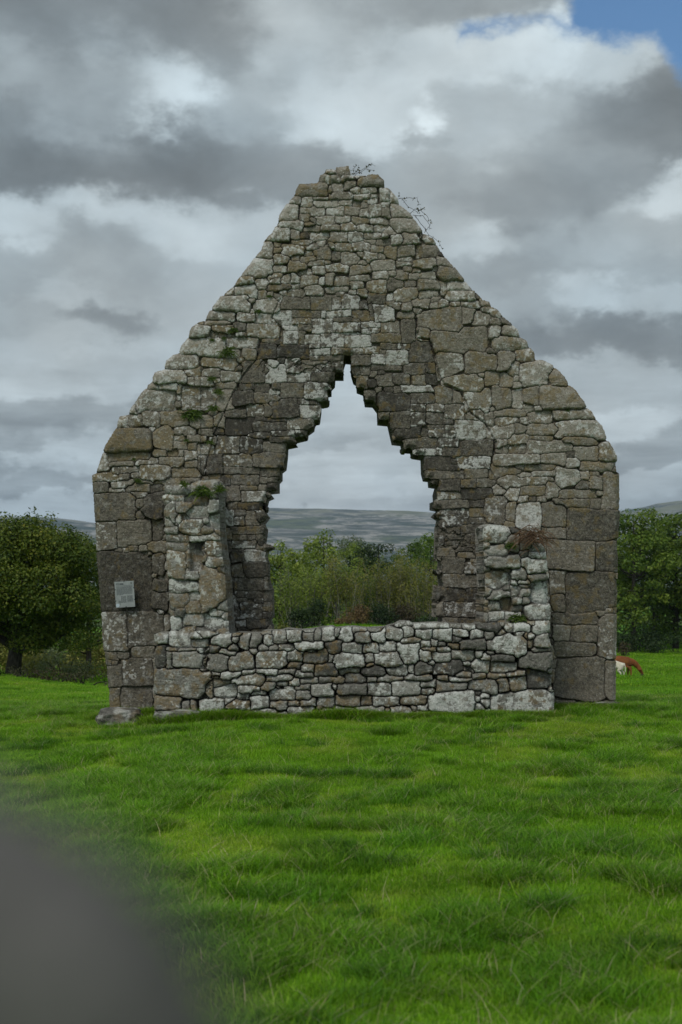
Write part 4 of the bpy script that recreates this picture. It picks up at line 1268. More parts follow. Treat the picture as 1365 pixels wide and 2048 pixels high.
def thicket(name, label, base, H, W_, look, seed, stems=26, leaf=.11, n_leaf=5200, cat='tree', group=None, bare=.35, stem_r=.035):
    """many thin grey stems that fan out and carry loose leaves in their upper part"""
    r = np.random.default_rng(seed)
    root = empty(name, base, label, cat, group)
    mt = Mesher()
    C, T = [], []
    mt.add(*tube([(-W_ * .2, 0, -.25), (0, 0, .05), (W_ * .2, 0, -.25)], [.12, .2, .12], 6))
    for i in range(stems):
        x0, y0 = r.uniform(-.30, .30) * W_, r.uniform(-.25, .25) * W_
        h = H * r.uniform(.62, 1.0)
        sx_, sy_ = x0 * .6 + r.normal(0, .09) * W_, y0 * .6 + r.normal(0, .09) * W_
        pts = [(x0 * .8, y0 * .8, -.2)]
        for k_ in range(1, 6):
            t = k_ / 5
            pts.append((x0 * (.8 + .2 * t) + sx_ * t ** 1.3 + r.normal(0, .018) * W_, y0 + sy_ * t ** 1.3, h * t))
        mt.add(*tube(pts, [stem_r * (1.1 - .95 * k_ / 5) for k_ in range(6)], 4, cap=False))
        P = np.array(pts)
        for b_ in range(5):
            t = r.uniform(.3, .9)
            f = t * 5
            j = min(int(f), 4)
            s0 = P[j] + (P[j + 1] - P[j]) * (f - j)
            e0 = s0 + np.array([r.normal(0, .09) * W_, r.normal(0, .09) * W_, H * r.uniform(.06, .18)])
            mt.add(*tube([s0, (s0 + e0) / 2 + r.normal(0, .04, 3), e0], [stem_r * .45, stem_r * .3, stem_r * .1], 3, cap=False))
            n = max(4, int(n_leaf / stems / 9))
            C.append(s0 + (e0 - s0) * r.random((n, 1)) ** .7 + r.normal(0, .045 * H, (n, 3)))
            T.append(r.normal(.5, .16, n) + r.normal(0, .07))
        n = int(n_leaf / stems * .55)
        tt = bare + (1 - bare) * r.random(n) ** .8
        f = tt * 5
        j = np.minimum(f.astype(int), 4)
        c = P[j] + (P[j + 1] - P[j]) * (f - j)[:, None]
        C.append(c + r.normal(0, 1, (n, 3)) * np.array([.07, .07, .03]) * W_)
        T.append(r.normal(.5, .17, n) + r.normal(0, .08))
    C, T = np.concatenate(C), np.concatenate(T)
    k_ = C[:, 2] > -.1
    C, T = C[k_], T[k_]
    Nn = r.normal(size=C.shape) + np.array([0, -.3, .9])
    link('stems', mt.mesh('stems'), mstem, root)
    link('crown', leaf_mesh('crown', C, Nn, leaf, T, r, .45), LEAF[look], root)
    return root


def bush(name, label, base, H, W_, look, seed, leaf=.09, dens=40, n_cl=14, cat='bush', group=None, D_=None):
    """low mound of leaf clumps on a few short stems"""
    r = np.random.default_rng(seed)
    root = empty(name, base, label, cat, group)
    D_ = D_ or W_ * .7
    clumps = []
    mt = Mesher()
    mt.add(*tube([(-.2 * W_, 0, -.2), (0, 0, .05), (.2 * W_, 0, -.2)], [.05, .09, .05], 5))
    for i in range(n_cl):
        a = r.uniform(0, 2 * PI)
        q = math.sqrt(r.random())
        x, y = q * math.cos(a) * W_ / 2 * .85, q * math.sin(a) * D_ / 2 * .85
        z = H * (.25 + .55 * r.random()) * (1 - .45 * q * q)
        s = r.uniform(.2, .34) * min(H, W_)
        clumps.append((np.array([x, y, z]), (s * 1.15, s, s * .85)))
        if i % 3 == 0:
            mt.add(*tube([(x * .2, y * .2, -.1), (x * .6, y * .6, z * .6), (x, y, z)], [.03, .02, .008], 4))
    C, Nn, T = blob_leaves(clumps, dens, r, .4)
    keep = C[:, 2] > -.05
    link('stems', mt.mesh('stems'), mbark, root)
    link('crown', leaf_mesh('crown', C[keep], Nn[keep], leaf, T[keep], r), LEAF[look], root)
    return root


def stand(px, Y):
    """a point on the ground at photo column px and depth Y"""
    x = (px - CX) * Y / FPX
    return Vector((x, Y, float(gz(x, Y))))


def size_of(base, top_py, Y):
    return (ZC - (top_py - HY) * Y / FPX) - base.z


# left: the big ash, and the scrub round its foot
GL = 'trees in the hedge left of the ruin'
b = stand(24, 52)
tree('ash_tree', 'big dark green ash tree with a leaning dark trunk, left of the ruin', b, size_of(b, 1036, 52), 6.6, 'ash', 11, crown_lo=.14, n_cl=150, leaf=.115, dens=95, trunk_r=.27, group=GL, lean=(.7, .3), shape=.8, depth=5.5)
b = stand(-95, 55)
tree('ash_tree', 'dark tree cut off by the left edge, behind the big ash', b, size_of(b, 1075, 55), 4.6, 'ash', 12, crown_lo=.12, n_cl=50, leaf=.14, dens=50, group=GL, depth=4)
b = stand(178, 60)
tree('hedge_tree', 'yellowish green tree half hidden by the left edge of the gable', b, size_of(b, 1082, 60), 3.4, 'ash', 13, crown_lo=.14, n_cl=40, leaf=.13, dens=50, group=GL, depth=3)
b = stand(300, 66)
tree('hedge_tree', 'green hedge tree hidden behind the left half of the gable', b, size_of(b, 1090, 66), 4.5, 'mid', 14, crown_lo=.12, n_cl=36, leaf=.16, dens=34, group=GL, depth=3)
for i, (px, Y, H, W_, lk, lab) in enumerate((
        (130, 56, 1.25, 3.2, 'pale', 'pale dry scrub bush behind the brown hedge left of the ruin'),
        (60, 58, 1.1, 2.6, 'olive', 'olive scrub bush beside the trunk of the big ash'),
        (205, 57, 1.3, 2.2, 'olive', 'olive scrub bush at the left foot of the gable'),
        (110, 49.6, .62, 2.6, 'brown', 'brown bramble bush along the field edge, right of the ash trunk'),
        (165, 49.2, .66, 2.2, 'bramble', 'dark bramble bush along the field edge, close to the gable'),
        (40, 49.8, .5, 2.2, 'bramble', 'low dark bramble bush under the ash trunk'),
        (-40, 50, .6, 2.4, 'dark', 'dark green bush at the left edge below the ash'))):
    b = stand(px, Y)
    bush('scrub_bush', lab, b, H, W_, lk, 30 + i, leaf=.09 if lk != 'pale' else .08, dens=70, n_cl=16, group='scrub along the left field edge')

for i, (px, Y, H, W_, lk, lab) in enumerate((
        (10, 78, 3.4, 5.0, 'olive', 'olive hedge bush far behind the ash trunk'),
        (120, 80, 2.6, 5.0, 'pale', 'pale hedge bush showing under the crown of the ash'),
        (205, 79, 3.2, 5.0, 'olive', 'olive hedge bush far behind the left gable foot'),
        (-90, 78, 3.4, 5.0, 'dark', 'dark hedge bush at the left edge behind the trees'))):
    b = stand(px, Y)
    bush('hedge_bush', lab, b, H, W_, lk, 160 + i, leaf=.16, dens=30, n_cl=20, group='far hedge behind the ash tree')

# right: tall trees over a dark shaded bank
GR = 'tall trees right of the ruin'
for i, (px, Y, top, W_, lk, lo, lab) in enumerate((
        (1268, 128, 1006, 8.2, 'mid', .08, 'rounded bright green tree just right of the gable'),
        (1352, 132, 1000, 9.0, 'mid', .07, 'tall green tree reaching the right edge'),
        (1310, 142, 1004, 7.5, 'mid', .05, 'darker green tree behind and between the two right-hand trees'),
        (1180, 136, 1040, 8.5, 'mid', .14, 'green tree mostly hidden behind the right side of the gable'),
        (1440, 130, 1000, 9.5, 'mid', .06, 'green tree just past the right edge'))):
    b = stand(px, Y)
    tree('broadleaf_tree', lab, b, size_of(b, top, Y), W_, lk, 50 + i, crown_lo=lo, n_cl=85, leaf=.30, dens=13, trunk_r=.26, group=GR, shape=.7, depth=7)
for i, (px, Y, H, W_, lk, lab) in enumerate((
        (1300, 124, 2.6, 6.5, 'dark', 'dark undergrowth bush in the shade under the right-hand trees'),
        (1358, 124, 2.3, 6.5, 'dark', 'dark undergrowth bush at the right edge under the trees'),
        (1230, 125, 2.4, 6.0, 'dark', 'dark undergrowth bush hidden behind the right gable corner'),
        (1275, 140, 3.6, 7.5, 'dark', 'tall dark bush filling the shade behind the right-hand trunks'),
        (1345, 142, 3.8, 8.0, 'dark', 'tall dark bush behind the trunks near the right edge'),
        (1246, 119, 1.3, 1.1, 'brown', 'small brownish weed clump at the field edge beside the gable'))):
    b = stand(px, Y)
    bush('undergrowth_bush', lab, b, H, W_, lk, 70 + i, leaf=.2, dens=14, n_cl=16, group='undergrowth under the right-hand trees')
b = stand(1285, 84)
bush('seed_head_clump', 'small grey-brown seed head clump standing in the field right of the cows', b, .36, .26, 'brown', 77, leaf=.07, dens=260, n_cl=6, cat='weed')

# middle: scrub woodland seen through the opening
GM = 'scrub trees seen through the window opening'
for i, (px, Y, top, W_, lk, kind, lab) in enumerate((
        (562, 104, 1076, 4.6, 'light', 'tree', 'light green tree at the left side of the opening'),
        (598, 100, 1112, 3.4, 'light', 'thicket', 'light green thicket of bare-stemmed saplings, left of the tallest tree'),
        (648, 105, 1052, 6.0, 'light', 'tree', 'tallest light green tree, left of the middle of the opening'),
        (640, 99, 1124, 3.2, 'light', 'thicket', 'light green grey-stemmed thicket in front of the tallest tree'),
        (692, 99, 1104, 3.2, 'olive', 'thicket', 'olive thicket with many grey stems in the middle of the opening'),
        (737, 102, 1118, 3.2, 'mid', 'thicket', 'sparse grey-stemmed thicket just right of the middle'),
        (777, 100, 1116, 3.2, 'olive', 'thicket', 'olive thicket with bare stems below the round dark tree'),
        (815, 101, 1098, 3.4, 'olive', 'thicket', 'yellowing thicket near the right side of the opening'),
        (862, 105, 1062, 4.6, 'mid', 'tree', 'green tree against the right side of the opening'),
        (846, 99, 1116, 3.0, 'olive', 'thicket', 'olive thicket at the right side of the opening'),
        (758, 122, 1066, 6.0, 'dark', 'tree', 'round dark green tree rising behind the thickets'),
        (822, 126, 1074, 5.5, 'mid', 'tree', 'green tree behind the yellowing thicket'),
        (722, 150, 1070, 7.0, 'light', 'tree', 'pale green tree farther off between the tallest tree and the round one'),
        (660, 148, 1046, 2.0, 'dark', 'tree', 'narrow dark tree poking above the tallest light green tree'),
        (700, 190, 1064, 6.5, 'pale', 'tree', 'pale hazy tree far behind, right of the narrow dark one'),
        (868, 140, 1060, 6.5, 'mid', 'tree', 'green tree behind the nearer one at the right side of the opening'),
        (585, 128, 1078, 6.0, 'mid', 'tree', 'green tree behind the light green one at the left side of the opening'),
        (480, 106, 1090, 5.5, 'mid', 'thicket', 'thicket hidden behind the left side of the opening'),
        (930, 108, 1085, 5.5, 'mid', 'thicket', 'thicket hidden behind the right side of the opening'))):
    b = stand(px, Y)
    H = size_of(b, top, Y)
    if kind == 'thicket':
        thicket('sapling_thicket', lab, b, H, W_, lk, 90 + i, stems=20, leaf=.14, n_leaf=3600, group=GM, stem_r=.030)
    else:
        tree('distant_tree', lab, b, H, W_, lk, 90 + i, crown_lo=.12, n_cl=60, leaf=.22, dens=22, group=GM, depth=W_ * .8, shape=.9)
for i, (px, Y, H, W_, lk, lab) in enumerate((
        (632, 95, 3.2, 1.7, 'dark', 'tall dark ivy-green bush in front of the tallest tree'),
        (600, 96, 2.0, 1.8, 'dark', 'smaller dark green bush left of the tall dark one'),
        (570, 95, 1.0, 2.2, 'olive', 'low olive bush at the lower left corner of the opening'),
        (712, 95, 1.7, 2.0, 'rust', 'reddish brown bush in the middle of the opening'),
        (690, 94, .9, 1.8, 'rust', 'low rust-brown bush just above the low wall'),
        (760, 95, 1.7, 2.2, 'dark', 'dark green bush right of the reddish one'),
        (805, 96, 2.1, 2.2, 'brown', 'brownish dark bush below the yellowing thicket'),
        (850, 95, 1.6, 2.2, 'dark', 'dark green bush at the lower right corner of the opening'),
        (660, 94.5, .8, 1.6, 'mid', 'low green bush between the dark bush and the rust one'))):
    b = stand(px, Y)
    bush('scrub_thicket_bush', lab, b, H, W_, lk, 120 + i, leaf=.14, dens=36, n_cl=16, group='bushes in front of the scrub trees')

# ------------------------------------------------------------------ plants that grow on the ruin
def tuft(px, py, Y, size, label, seed, look='fern', n=110, droop=1.0, group='green tufts growing from the gable joints', cat='tuft', name='fern_tuft', wid=.22, out=.05):
    r = np.random.default_rng(seed)
    p_ = at(px, py, Y - out)
    m_ = Mesher()
    mid = [(0, .06, 0), (0, .02, 0)]
    m_.add(*tube(mid, [size * .22, size * .16], 6), tone=.2)
    for i in range(n):
        a = r.uniform(-1, 1)
        b_ = r.uniform(.1, 1)
        L_ = size * r.uniform(.35, 1.0)
        x, z = math.sin(a * 1.9) * L_ * .9 + r.normal(0, .25) * L_, (math.cos(a * 1.9) - .35 * droop) * L_ * .75 + r.normal(0, .2) * L_
        y = -b_ * L_ * .6
        base = np.array([r.normal(0, size * .32), .02, r.normal(0, size * .22)])
        tip = base + np.array([x, y, z - droop * L_ * .25])
        m1 = (base + tip) / 2 + np.array([0, -.25 * L_, .12 * L_])
        w = size * wid * r.uniform(.5, 1)
        side = np.cross(tip - base, np.array([r.normal(0, .5), -1, r.normal(0, .5)]))
        side = side / max(np.linalg.norm(side), 1e-6) * w * .5
        V = [base - side * .3, base + side * .3, m1 + side, m1 - side, tip + side * .15, tip - side * .15]
        m_.add(V, [(0, 1, 2, 3), (3, 2, 4, 5)], tone=float(np.clip(r.normal(.5, .2), 0, 1)))
    o = link(name, m_.mesh(name, False), LEAF[look])
    o.location = p_
    return tag(o, label, cat, group)


for i, (px, py, s, lab) in enumerate((
        (539, 592, .05, 'tiny green tuft highest up, left above the old arch'),
        (517, 622, .07, 'small green tuft beside the left shoulder of the old arch'),
        (467, 660, .09, 'upper mossy tuft under the left coping, above the fern'),
        (448, 676, .05, 'small tuft just up and right of the fern at the left coping'),
        (456, 703, .15, 'bright green fern clump upper left on the gable'),
        (425, 679, .05, 'small tuft on the left coping edge'),
        (424, 757, .08, 'green tuft halfway down the left gable side'),
        (437, 783, .09, 'hanging tuft over the square block on the left'),
        (426, 816, .10, 'spreading tuft right above the big fern'),
        (384, 828, .17, 'largest green fern clump, lower left on the gable'),
        (421, 884, .07, 'tuft below and right of the largest fern'),
        (373, 880, .05, 'small tuft in the dark hole below the largest fern'),
        (276, 961, .07, 'small tuft low on the left, above the corner blocks'),
        (268, 918, .04, 'tiny tuft near the left edge of the gable'),
        (1136, 822, .05, 'lone small tuft on the right side of the gable'))):
    tuft(px, py, YG, s * .8, lab, 200 + i, n=160, wid=.13)
for i, (px, py, s, lab) in enumerate((
        (404, 982, .13, 'bright moss patch on top of the taller pier'),
        (368, 968, .07, 'small moss patch at the left top of the taller pier'),
        (440, 978, .08, 'moss tuft on the right top corner of the taller pier'),
        (1035, 1236, .11, 'moss tuft at the foot of the shorter pier'),
        (1022, 1090, .08, 'dark moss in the cavity near the top of the shorter pier'))):
    tuft(px, py, YW + .10, s, lab, 230 + i, n=120, wid=.16, group='moss on the broken piers', name='moss_tuft', cat='moss')
tuft(1066, 1070, YW + .10, .26, 'dead reddish brown grass clump hanging on the shorter pier', 240, look='dead', n=260, droop=1.5, wid=.045, out=.12, name='dead_grass_clump', cat='dead plant', group='dead plants on the ruin')


def bramble(name, label, paths, Y, seed, leaves):
    """thin wiry stems with small leaves, traced against the sky"""
    r = np.random.default_rng(seed)
    root = empty(name, at(*paths[0][0], Y), label, 'plant', 'wiry plants on the gable top')
    m_ = Mesher()
    C = []
    o = np.array(root.location)
    for k_, pth in enumerate(paths):
        P = [np.array(at(x, y, Y + .05 * math.sin(i * 1.3 + k_))) - o for i, (x, y) in enumerate(pth)]
        Q_ = [P[0]]
        for a_, b_ in zip(P[:-1], P[1:]):
            for t in (.33, .67, 1.0):
                Q_.append(a_ + (b_ - a_) * t + r.normal(0, .003, 3))
        m_.add(*tube(Q_, list(np.linspace(.0042, .0022, len(Q_))), 4))
        n = int(leaves * len(P))
        j = r.integers(0, len(Q_), n)
        C.append(np.array(Q_)[j] + r.normal(0, .013, (n, 3)))
    link('stems', m_.mesh('stems'), mbark, root)
    C = np.concatenate(C)
    link('leaves', leaf_mesh('leaves', C, r.normal(size=C.shape) + np.array([0, -.8, .5]), .028, r.normal(.5, .25, len(C)), r, .7), LEAF['bramble'], root)


YT = YG + .3
bramble('wiry_plant', 'wiry small-leaved plant growing on the very top of the gable', [[(708, 349), (707, 338), (713, 330)], [(712, 349), (722, 340), (736, 334), (740, 328), (748, 330)], [(720, 346), (732, 338), (747, 341)], [(708, 348), (716, 341), (718, 333)]], YT, 3, 4)
bramble('wiry_plant', 'wiry bramble arching over the right slope just below the top', [[(797, 398), (812, 396), (834, 396), (838, 408)], [(800, 394), (799, 386)], [(820, 428), (830, 418), (842, 420), (854, 432), (862, 446), (858, 460)],
        [(826, 430), (846, 432), (860, 450), (850, 466)], [(830, 432), (848, 455), (858, 470), (878, 484), (885, 498)], [(806, 398), (818, 414), (836, 424)], [(836, 424), (848, 416)]], YT, 4, 3)

# ------------------------------------------------------------------ cattle
def cow(label, base, rz, coat, seed, grazing=True, scale=1.0):
    """one continuous body grown over a skeleton: trunk, neck, head, four jointed legs, tail"""
    me = bpy.data.meshes.new('cow')
    J = {'rump': (-.78, 0, 1.16, .30, .34), 'loin': (-.38, 0, 1.16, .36, .37), 'belly': (.08, 0, 1.08, .39, .42), 'chest': (.50, 0, 1.06, .34, .40), 'neck0': (.82, 0, 1.08, .21, .28),
         'neck1': (1.10, .0, .80, .15, .20), 'poll': (1.30, 0, .50, .135, .14), 'muzzle': (1.50, 0, .17, .085, .085),
         'tail0': (-1.02, 0, 1.26, .07, .07), 'tail1': (-1.10, 0, .95, .035, .035), 'tail2': (-1.10, 0, .52, .05, .05)}
    E = [('rump', 'loin'), ('loin', 'belly'), ('belly', 'chest'), ('chest', 'neck0'), ('neck0', 'neck1'), ('neck1', 'poll'), ('poll', 'muzzle'), ('rump', 'tail0'), ('tail0', 'tail1'), ('tail1', 'tail2')]
    for s, t in ((1, 'a'), (-1, 'b')):
        f = .10 * s
        J.update({'hip' + t: (-.72, .19 * s, .86, .20, .17), 'stifle' + t: (-.58 + f, .22 * s, .70, .13, .13), 'hock' + t: (-.86 + f, .21 * s, .46, .075, .075), 'hfet' + t: (-.80 + f, .21 * s, .10, .055, .055), 'hoof' + t: (-.77 + f, .21 * s, .0, .07, .07),
                  'sho' + t: (.52, .17 * s, .78, .17, .16), 'knee' + t: (.54 - f, .19 * s, .42, .075, .075), 'ffet' + t: (.53 - f, .19 * s, .10, .052, .052), 'fhoof' + t: (.56 - f, .19 * s, .0, .068, .068),
                  'ear' + t: (1.27, .26 * s, .54, .045, .03)})
        E += [('rump', 'hip' + t), ('hip' + t, 'stifle' + t), ('stifle' + t, 'hock' + t), ('hock' + t, 'hfet' + t), ('hfet' + t, 'hoof' + t), ('chest', 'sho' + t), ('sho' + t, 'knee' + t), ('knee' + t, 'ffet' + t), ('ffet' + t, 'fhoof' + t), ('poll', 'ear' + t)]
    keys = list(J)
    me.from_pydata([J[k_][:3] for k_ in keys], [(keys.index(a_), keys.index(b_)) for a_, b_ in E], [])
    o = link('cow', me, None)
    sk = o.modifiers.new('skin', 'SKIN')
    sk.use_smooth_shade = True
    for i, k_ in enumerate(keys):
        me.skin_vertices[0].data[i].radius = J[k_][3:]
        me.skin_vertices[0].data[i].use_root = k_ == 'belly'
    sb = o.modifiers.new('sub', 'SUBSURF')
    sb.levels = sb.render_levels = 2
    dg = bpy.context.evaluated_depsgraph_get()
    fin = bpy.data.meshes.new_from_object(o.evaluated_get(dg))
    bpy.data.objects.remove(o)
    fin.name = 'cow'
    fin.materials.clear()
    c_ = link('cow', fin, coat)
    c_.location, c_.rotation_euler, c_.scale = base, (0, 0, rz), (scale,) * 3
    tag(c_, label, 'cow', 'cattle grazing beyond the ruin')
    dk, N, B = principled('hoof_horn', .6, .3)
    B.inputs['Base Color'].default_value = (.03, .022, .018, 1)
    for s in (1, -1):
        m_ = Mesher()
        m_.add(*tube([(1.385, .085 * s, .44), (1.395, .105 * s, .435)], [.022, .018], 8))
        link('eye', m_.mesh('eye'), dk, c_)
    return c_


def coat(name, a, b_):
    m, N, B = principled(name, .8, .2)
    tc = N.new('ShaderNodeTexCoord').outputs['Object']
    N.put(B.inputs['Base Color'], N.mix(N.ss(.42, .6, N.noise(tc, 3.0, 4).outputs['Fac']), a, b_))
    return m


brown_coat, white_coat = coat('red_brown_coat', (.13, .042, .012), (.19, .068, .020)), coat('cream_coat', (.50, .46, .36), (.62, .58, .48))
b = stand(1236, 86)
cow('red-brown cow grazing with its head down, behind the white one', Vector((b.x + .25, 86, b.z)), math.radians(-8), brown_coat, 1, scale=.84)
b = stand(1228, 83)
cow('cream white calf with its rump showing past the gable edge', Vector((15.92, 83.4, b.z - .12)), math.radians(160), white_coat, 2, scale=.68)

# ------------------------------------------------------------------ grass
mg = bpy.data.materials.new('pasture_grass')
mg.use_nodes = True
t = mg.node_tree
t.nodes.clear()
N = NT(t)
bt = N.attr('tone').outputs['Fac']                  # per blade
ht = N.attr('along').outputs['Fac']                 # root to tip
tint = N.attr('tint', 'INSTANCER').outputs['Color'] # per clump
c = N.ramp(bt, [(.0, (.045, .130, .003)), (.45, (.165, .345, .008)), (.80, (.29, .46, .028)), (.93, (.17, .24, .03)), (.97, (.42, .36, .18)), (1.0, (.58, .49, .30))])
c = N.vm('MULTIPLY', c, tint)
d = N.new('ShaderNodeBsdfPrincipled')
d.inputs['Roughness'].default_value = .55
d.inputs['Specular IOR Level'].default_value = .2
N.put(d.inputs['Base Color'], c)
tr = N.new('ShaderNodeBsdfTranslucent')
N.put(tr.inputs[0], N.vm('MULTIPLY', c, (1.0, 1.15, .6)))
mx = N.new('ShaderNodeMixShader')
mx.inputs[0].default_value = .35
t.links.new(d.outputs[0], mx.inputs[1])
t.links.new(tr.outputs[0], mx.inputs[2])
o = N.new('ShaderNodeOutputMaterial')
t.links.new(mx.outputs[0], o.inputs[0])


def clump(name, n, R, hlo, hhi, wid, seed, lean=.5, straw=.03, flat=0.0):
    r = np.random.default_rng(seed)
    a = r.uniform(0, 2 * PI, n)
    q = np.sqrt(r.random(n)) * R
    B0 = np.stack([q * np.cos(a), q * np.sin(a), np.full(n, -.02)], -1)
    h = r.uniform(hlo, hhi, n)
    la = r.uniform(0, 2 * PI, n)
    comb = r.uniform(0, 2 * PI)
    la = np.where(r.random(n) < .45, comb + r.normal(0, .6, n), la)
    le = np.abs(r.normal(lean, .3, n)) + flat
    D = np.stack([np.cos(la), np.sin(la), np.zeros(n)], -1)
    S_ = np.stack([-np.sin(la + r.normal(0, .5, n)), np.cos(la), np.zeros(n)], -1)
    w = (wid * r.uniform(.6, 1.3, n))[:, None]
    up = np.array([0, 0, 1.0])
    V = []
    for tt, wd in ((0, 1.0), (.4, .95), (.75, .6), (1.0, .08)):
        bend = (le * h * tt ** 2)[:, None]
        hh = (h * (tt - .28 * le * tt ** 2))[:, None]
        c0 = B0 + D * bend + up * hh
        V += [c0 - S_ * w * wd * .5, c0 + S_ * w * wd * .5]
    V = np.stack(V, 1)
    i0 = np.arange(n)[:, None] * 8
    Q = np.concatenate([i0 + np.array([[0, 1, 3, 2]]), i0 + np.array([[2, 3, 5, 4]]), i0 + np.array([[4, 5, 7, 6]])])
    me = np_mesh(name, V.reshape(-1, 3), Q, smooth=True)
    tone = np.clip(r.normal(.46, .24, n), 0, .93)
    tone = np.where(r.random(n) < straw, r.uniform(.95, 1, n), tone)
    fattr(me, 'tone', np.repeat(tone, 8))
    fattr(me, 'along', np.tile([0, 0, .4, .4, .75, .75, 1, 1], n))
    me.materials.append(mg)
    ob = bpy.data.objects.new(name, me)
    return ob


kinds = bpy.data.collections.new('grass_clumps')       # never linked to the scene: only instanced by the grass
KINDS = [clump('clump_a', 120, .12, .020, .055, .0032, 1), clump('clump_b', 120, .12, .018, .050, .0032, 2, .7), clump('clump_c', 110, .12, .025, .065, .0034, 3, .6, .06),
         clump('clump_d', 110, .10, .05, .12, .0036, 4, .7, .01), clump('clump_e', 110, .11, .06, .15, .0038, 5, .9, .02), clump('clump_f', 7, .14, .09, .22, .0024, 6, .9, .9),
         clump('clump_g', 160, .36, .035, .085, .008, 7, .6, .03), clump('clump_h', 140, .36, .06, .15, .009, 8, .7, .02),
         clump('clump_i', 160, 1.0, .08, .20, .03, 9, .6, .02)]
for ob in KINDS:
    kinds.objects.link(ob)

r = np.random.default_rng(21)


def scatter(n, y0, y1, power, margin=1.15, pad=1.1):
    """points in the part of the field that the camera or a neighbour of it sees, denser near the camera"""
    y = (y0 ** power + r.random(n) * (y1 ** power - y0 ** power)) ** (1 / power)
    hw = y * (CX / FPX) * margin + pad
    return (r.random(n) * 2 - 1) * hw, y


pts, kind_i, scl, tin = [], [], [], []


def lay(x, y, kd, sc, tn):
    pts.append(np.stack([x, y, gz(x, y)], -1))
    kind_i.append(kd)
    scl.append(sc)
    tin.append(tn)


def tint_of(x, y):
    """lush dark patches and dry light ones, as the sward itself is"""
    p1 = fbm(x * .55 + 20, y * .40 + 20, 3, 50)
    p2 = fbm(x * 2.2 + 40, y * 1.7 + 20, 3, 55)
    p3 = fbm(x * 1.5 + 60, y * 1.2, 4, 58)
    p4 = fbm(x * 6 + 11, y * 4 + 31, 2, 61)
    lush = ss(.52, .64, p2 * .65 + p1 * .35)
    dry = ss(.52, .64, p3) * (1 - lush)
    v = 1.02 + .30 * (p1 - .5) + .65 * (p4 - .5) - .22 * lush + .12 * dry
    t_ = np.stack([v * (.94 + .34 * dry - .12 * lush), v * (.98 + .03 * dry), v * (.9 + .8 * dry)], -1)
    return lush, dry, t_


def field(n, y0, y1, power, short, tall, s0, tall_share=.8):
    x, y = scatter(n, y0, y1, power)
    lush, dry, t_ = tint_of(x, y)
    u = r.random(n)
    kd = np.where(u < lush * tall_share, r.choice(tall, n), r.choice(short, n))
    sc = s0 * r.uniform(.75, 1.25, n) * (1 - .2 * dry)
    t_ = t_ * r.uniform(.82, 1.15, (n, 1))
    # no grass inside the ruin's walls
    ing = (np.abs(y - (YG + .42)) < .38) & (x > -3.2) & (x < 3.75)
    inl = (y > YW - .0) & (y < YW + .5) & (x > -2.4) & (x < 2.75)
    k_ = ~(ing | inl)
    lay(x[k_], y[k_], kd[k_], sc[k_], t_[k_])


field(78000, 3.6, 27, 1.2, [0, 1, 2], [3, 4], 1.0)
field(24000, 24, 60, 1.2, [6], [6, 7], 1.0, .6)
field(9000, 55, 150, 1.3, [8], [8], 1.0)
x, y = scatter(2300, 3.6, 26, 1.2)
lay(x, y, np.full(len(x), 5), r.uniform(.6, 1.1, len(x)), np.ones((len(x), 3)) * r.uniform(.6, 1.1, (len(x), 1)))
# longer grass along the wall foot
n = 1500
x = r.uniform(-3.4, 3.95, n)
y = np.where((x > -2.5) & (x < 2.8), YW - .10 - np.abs(r.normal(0, .10, n)), YG - .10 - np.abs(r.normal(0, .14, n)))
lay(x, y, r.choice([3, 4], n), r.uniform(.7, 1.5, n) * (.5 + .9 * fbm(x * 1.4, y * 0, 2, 66)), np.ones((n, 3)) * r.uniform(.6, .95, (n, 1)))
# tussocks where the photograph shows them
for (px, py, w, k_) in ((800, 1600, 120, 40), (820, 1690, 60, 26), (300, 1570, 110, 40), (1080, 1700, 90, 36), (1210, 1700, 80, 30), (1220, 1525, 90, 30), (1320, 1620, 60, 26), (270, 1600, 90, 26), (520, 1880, 120, 30), (560, 1650, 90, 26),
                        (880, 1880, 160, 40), (1300, 1420, 80, 40), (1340, 1400, 60, 30), (600, 1790, 120, 24), (760, 1920, 120, 30), (1000, 1650, 90, 24), (1130, 1950, 140, 36), (450, 1540, 80, 20), (160, 1490, 90, 24), (980, 1840, 100, 22)):
    Y = ZC * FPX / (py - HY)
    cx = (px - CX) * Y / FPX
    hw = w * Y / FPX
    x = cx + r.normal(0, hw * .5, k_)
    y = Y + r.normal(0, .22, k_)
    lay(x, y, r.choice([3, 4], k_), r.uniform(.7, 1.15, k_), np.array([[.62, .80, .7]]) * r.uniform(.75, 1.1, (k_, 1)))

# scattered darker tufts all over the pasture, each a handful of clumps
ty = (4.5 ** 1.1 + r.random(170) * (30 ** 1.1 - 4.5 ** 1.1)) ** (1 / 1.1)
tx = (r.random(170) * 2 - 1) * (ty * .27 + .8)
for x0, y0 in zip(tx, ty):
    k_ = int(r.integers(4, 12))
    w = r.uniform(.06, .20)
    x, y = x0 + r.normal(0, w, k_), y0 + r.normal(0, w * .8, k_)
    ok = (y < YW - .05) | (y > YG + 1.0)
    k_ = int(ok.sum())
    if k_:
        lay(x[ok], y[ok], r.choice([3, 4], k_), r.uniform(.7, 1.25, k_), np.array([[.50, .66, .7]]) * r.uniform(.6, 1.1, (k_, 1)))

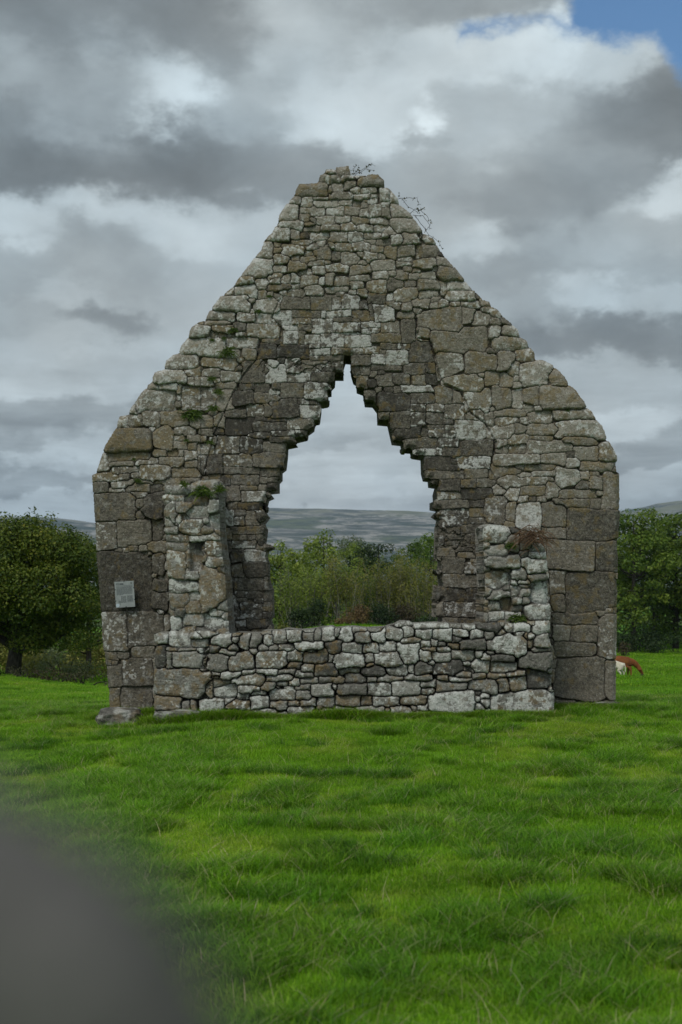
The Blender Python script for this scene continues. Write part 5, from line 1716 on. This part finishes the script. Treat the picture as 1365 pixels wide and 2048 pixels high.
P = np.concatenate(pts)
me = bpy.data.meshes.new('grass')
me.vertices.add(len(P))
me.vertices.foreach_set('co', P.astype(np.float32).ravel())
a = me.attributes.new('kind', 'INT', 'POINT')
a.data.foreach_set('value', np.concatenate(kind_i).astype(np.int32))
fattr(me, 'size', np.concatenate(scl))
fattr(me, 'turn', r.uniform(0, 2 * PI, len(P)))
cattr(me, 'tint', np.concatenate(tin))
grass = bpy.data.objects.new('grass', me)
COL.objects.link(grass)
tag(grass, 'rough green pasture grass with darker tussocks and dry stalks', 'grass', kind='stuff')
ng = bpy.data.node_groups.new('grass_scatter', 'GeometryNodeTree')
ng.interface.new_socket('Geometry', in_out='INPUT', socket_type='NodeSocketGeometry')
ng.interface.new_socket('Geometry', in_out='OUTPUT', socket_type='NodeSocketGeometry')
gi, go = ng.nodes.new('NodeGroupInput'), ng.nodes.new('NodeGroupOutput')
iop = ng.nodes.new('GeometryNodeInstanceOnPoints')
ci = ng.nodes.new('GeometryNodeCollectionInfo')
ci.inputs['Collection'].default_value = kinds
ci.inputs['Separate Children'].default_value = True
ci.inputs['Reset Children'].default_value = True


def named(name, kind):
    n_ = ng.nodes.new('GeometryNodeInputNamedAttribute')
    n_.data_type = kind
    n_.inputs['Name'].default_value = name
    return n_.outputs['Attribute']


rot = ng.nodes.new('ShaderNodeCombineXYZ')
L = ng.links.new
L(named('turn', 'FLOAT'), rot.inputs[2])
L(gi.outputs[0], iop.inputs['Points'])
L(ci.outputs[0], iop.inputs['Instance'])
iop.inputs['Pick Instance'].default_value = True
L(named('kind', 'INT'), iop.inputs['Instance Index'])
L(rot.outputs[0], iop.inputs['Rotation'])
L(named('size', 'FLOAT'), iop.inputs['Scale'])
L(iop.outputs[0], go.inputs[0])
md = grass.modifiers.new('scatter', 'NODES')
md.node_group = ng

# ------------------------------------------------------------------ air
bm = bmesh.new()
bmesh.ops.create_cube(bm, size=1.0)
bmesh.ops.scale(bm, vec=(8100, 9200, 460), verts=bm.verts[:])
bmesh.ops.translate(bm, vec=(0, 4500, 205), verts=bm.verts[:])
me = bpy.data.meshes.new('haze')
bm.to_mesh(me)
bm.free()
mh = bpy.data.materials.new('thin_haze')
mh.use_nodes = True
t = mh.node_tree
t.nodes.clear()
pv = t.nodes.new('ShaderNodeVolumePrincipled')
pv.inputs['Color'].default_value = (.62, .78, .98, 1)
pv.inputs['Density'].default_value = .00006
pv.inputs['Anisotropy'].default_value = 0.0
t.links.new(pv.outputs[0], t.nodes.new('ShaderNodeOutputMaterial').inputs['Volume'])
haze = link('haze', me, mh)
tag(haze, 'thin blue haze in the air over the plain and hills', 'haze', kind='stuff')
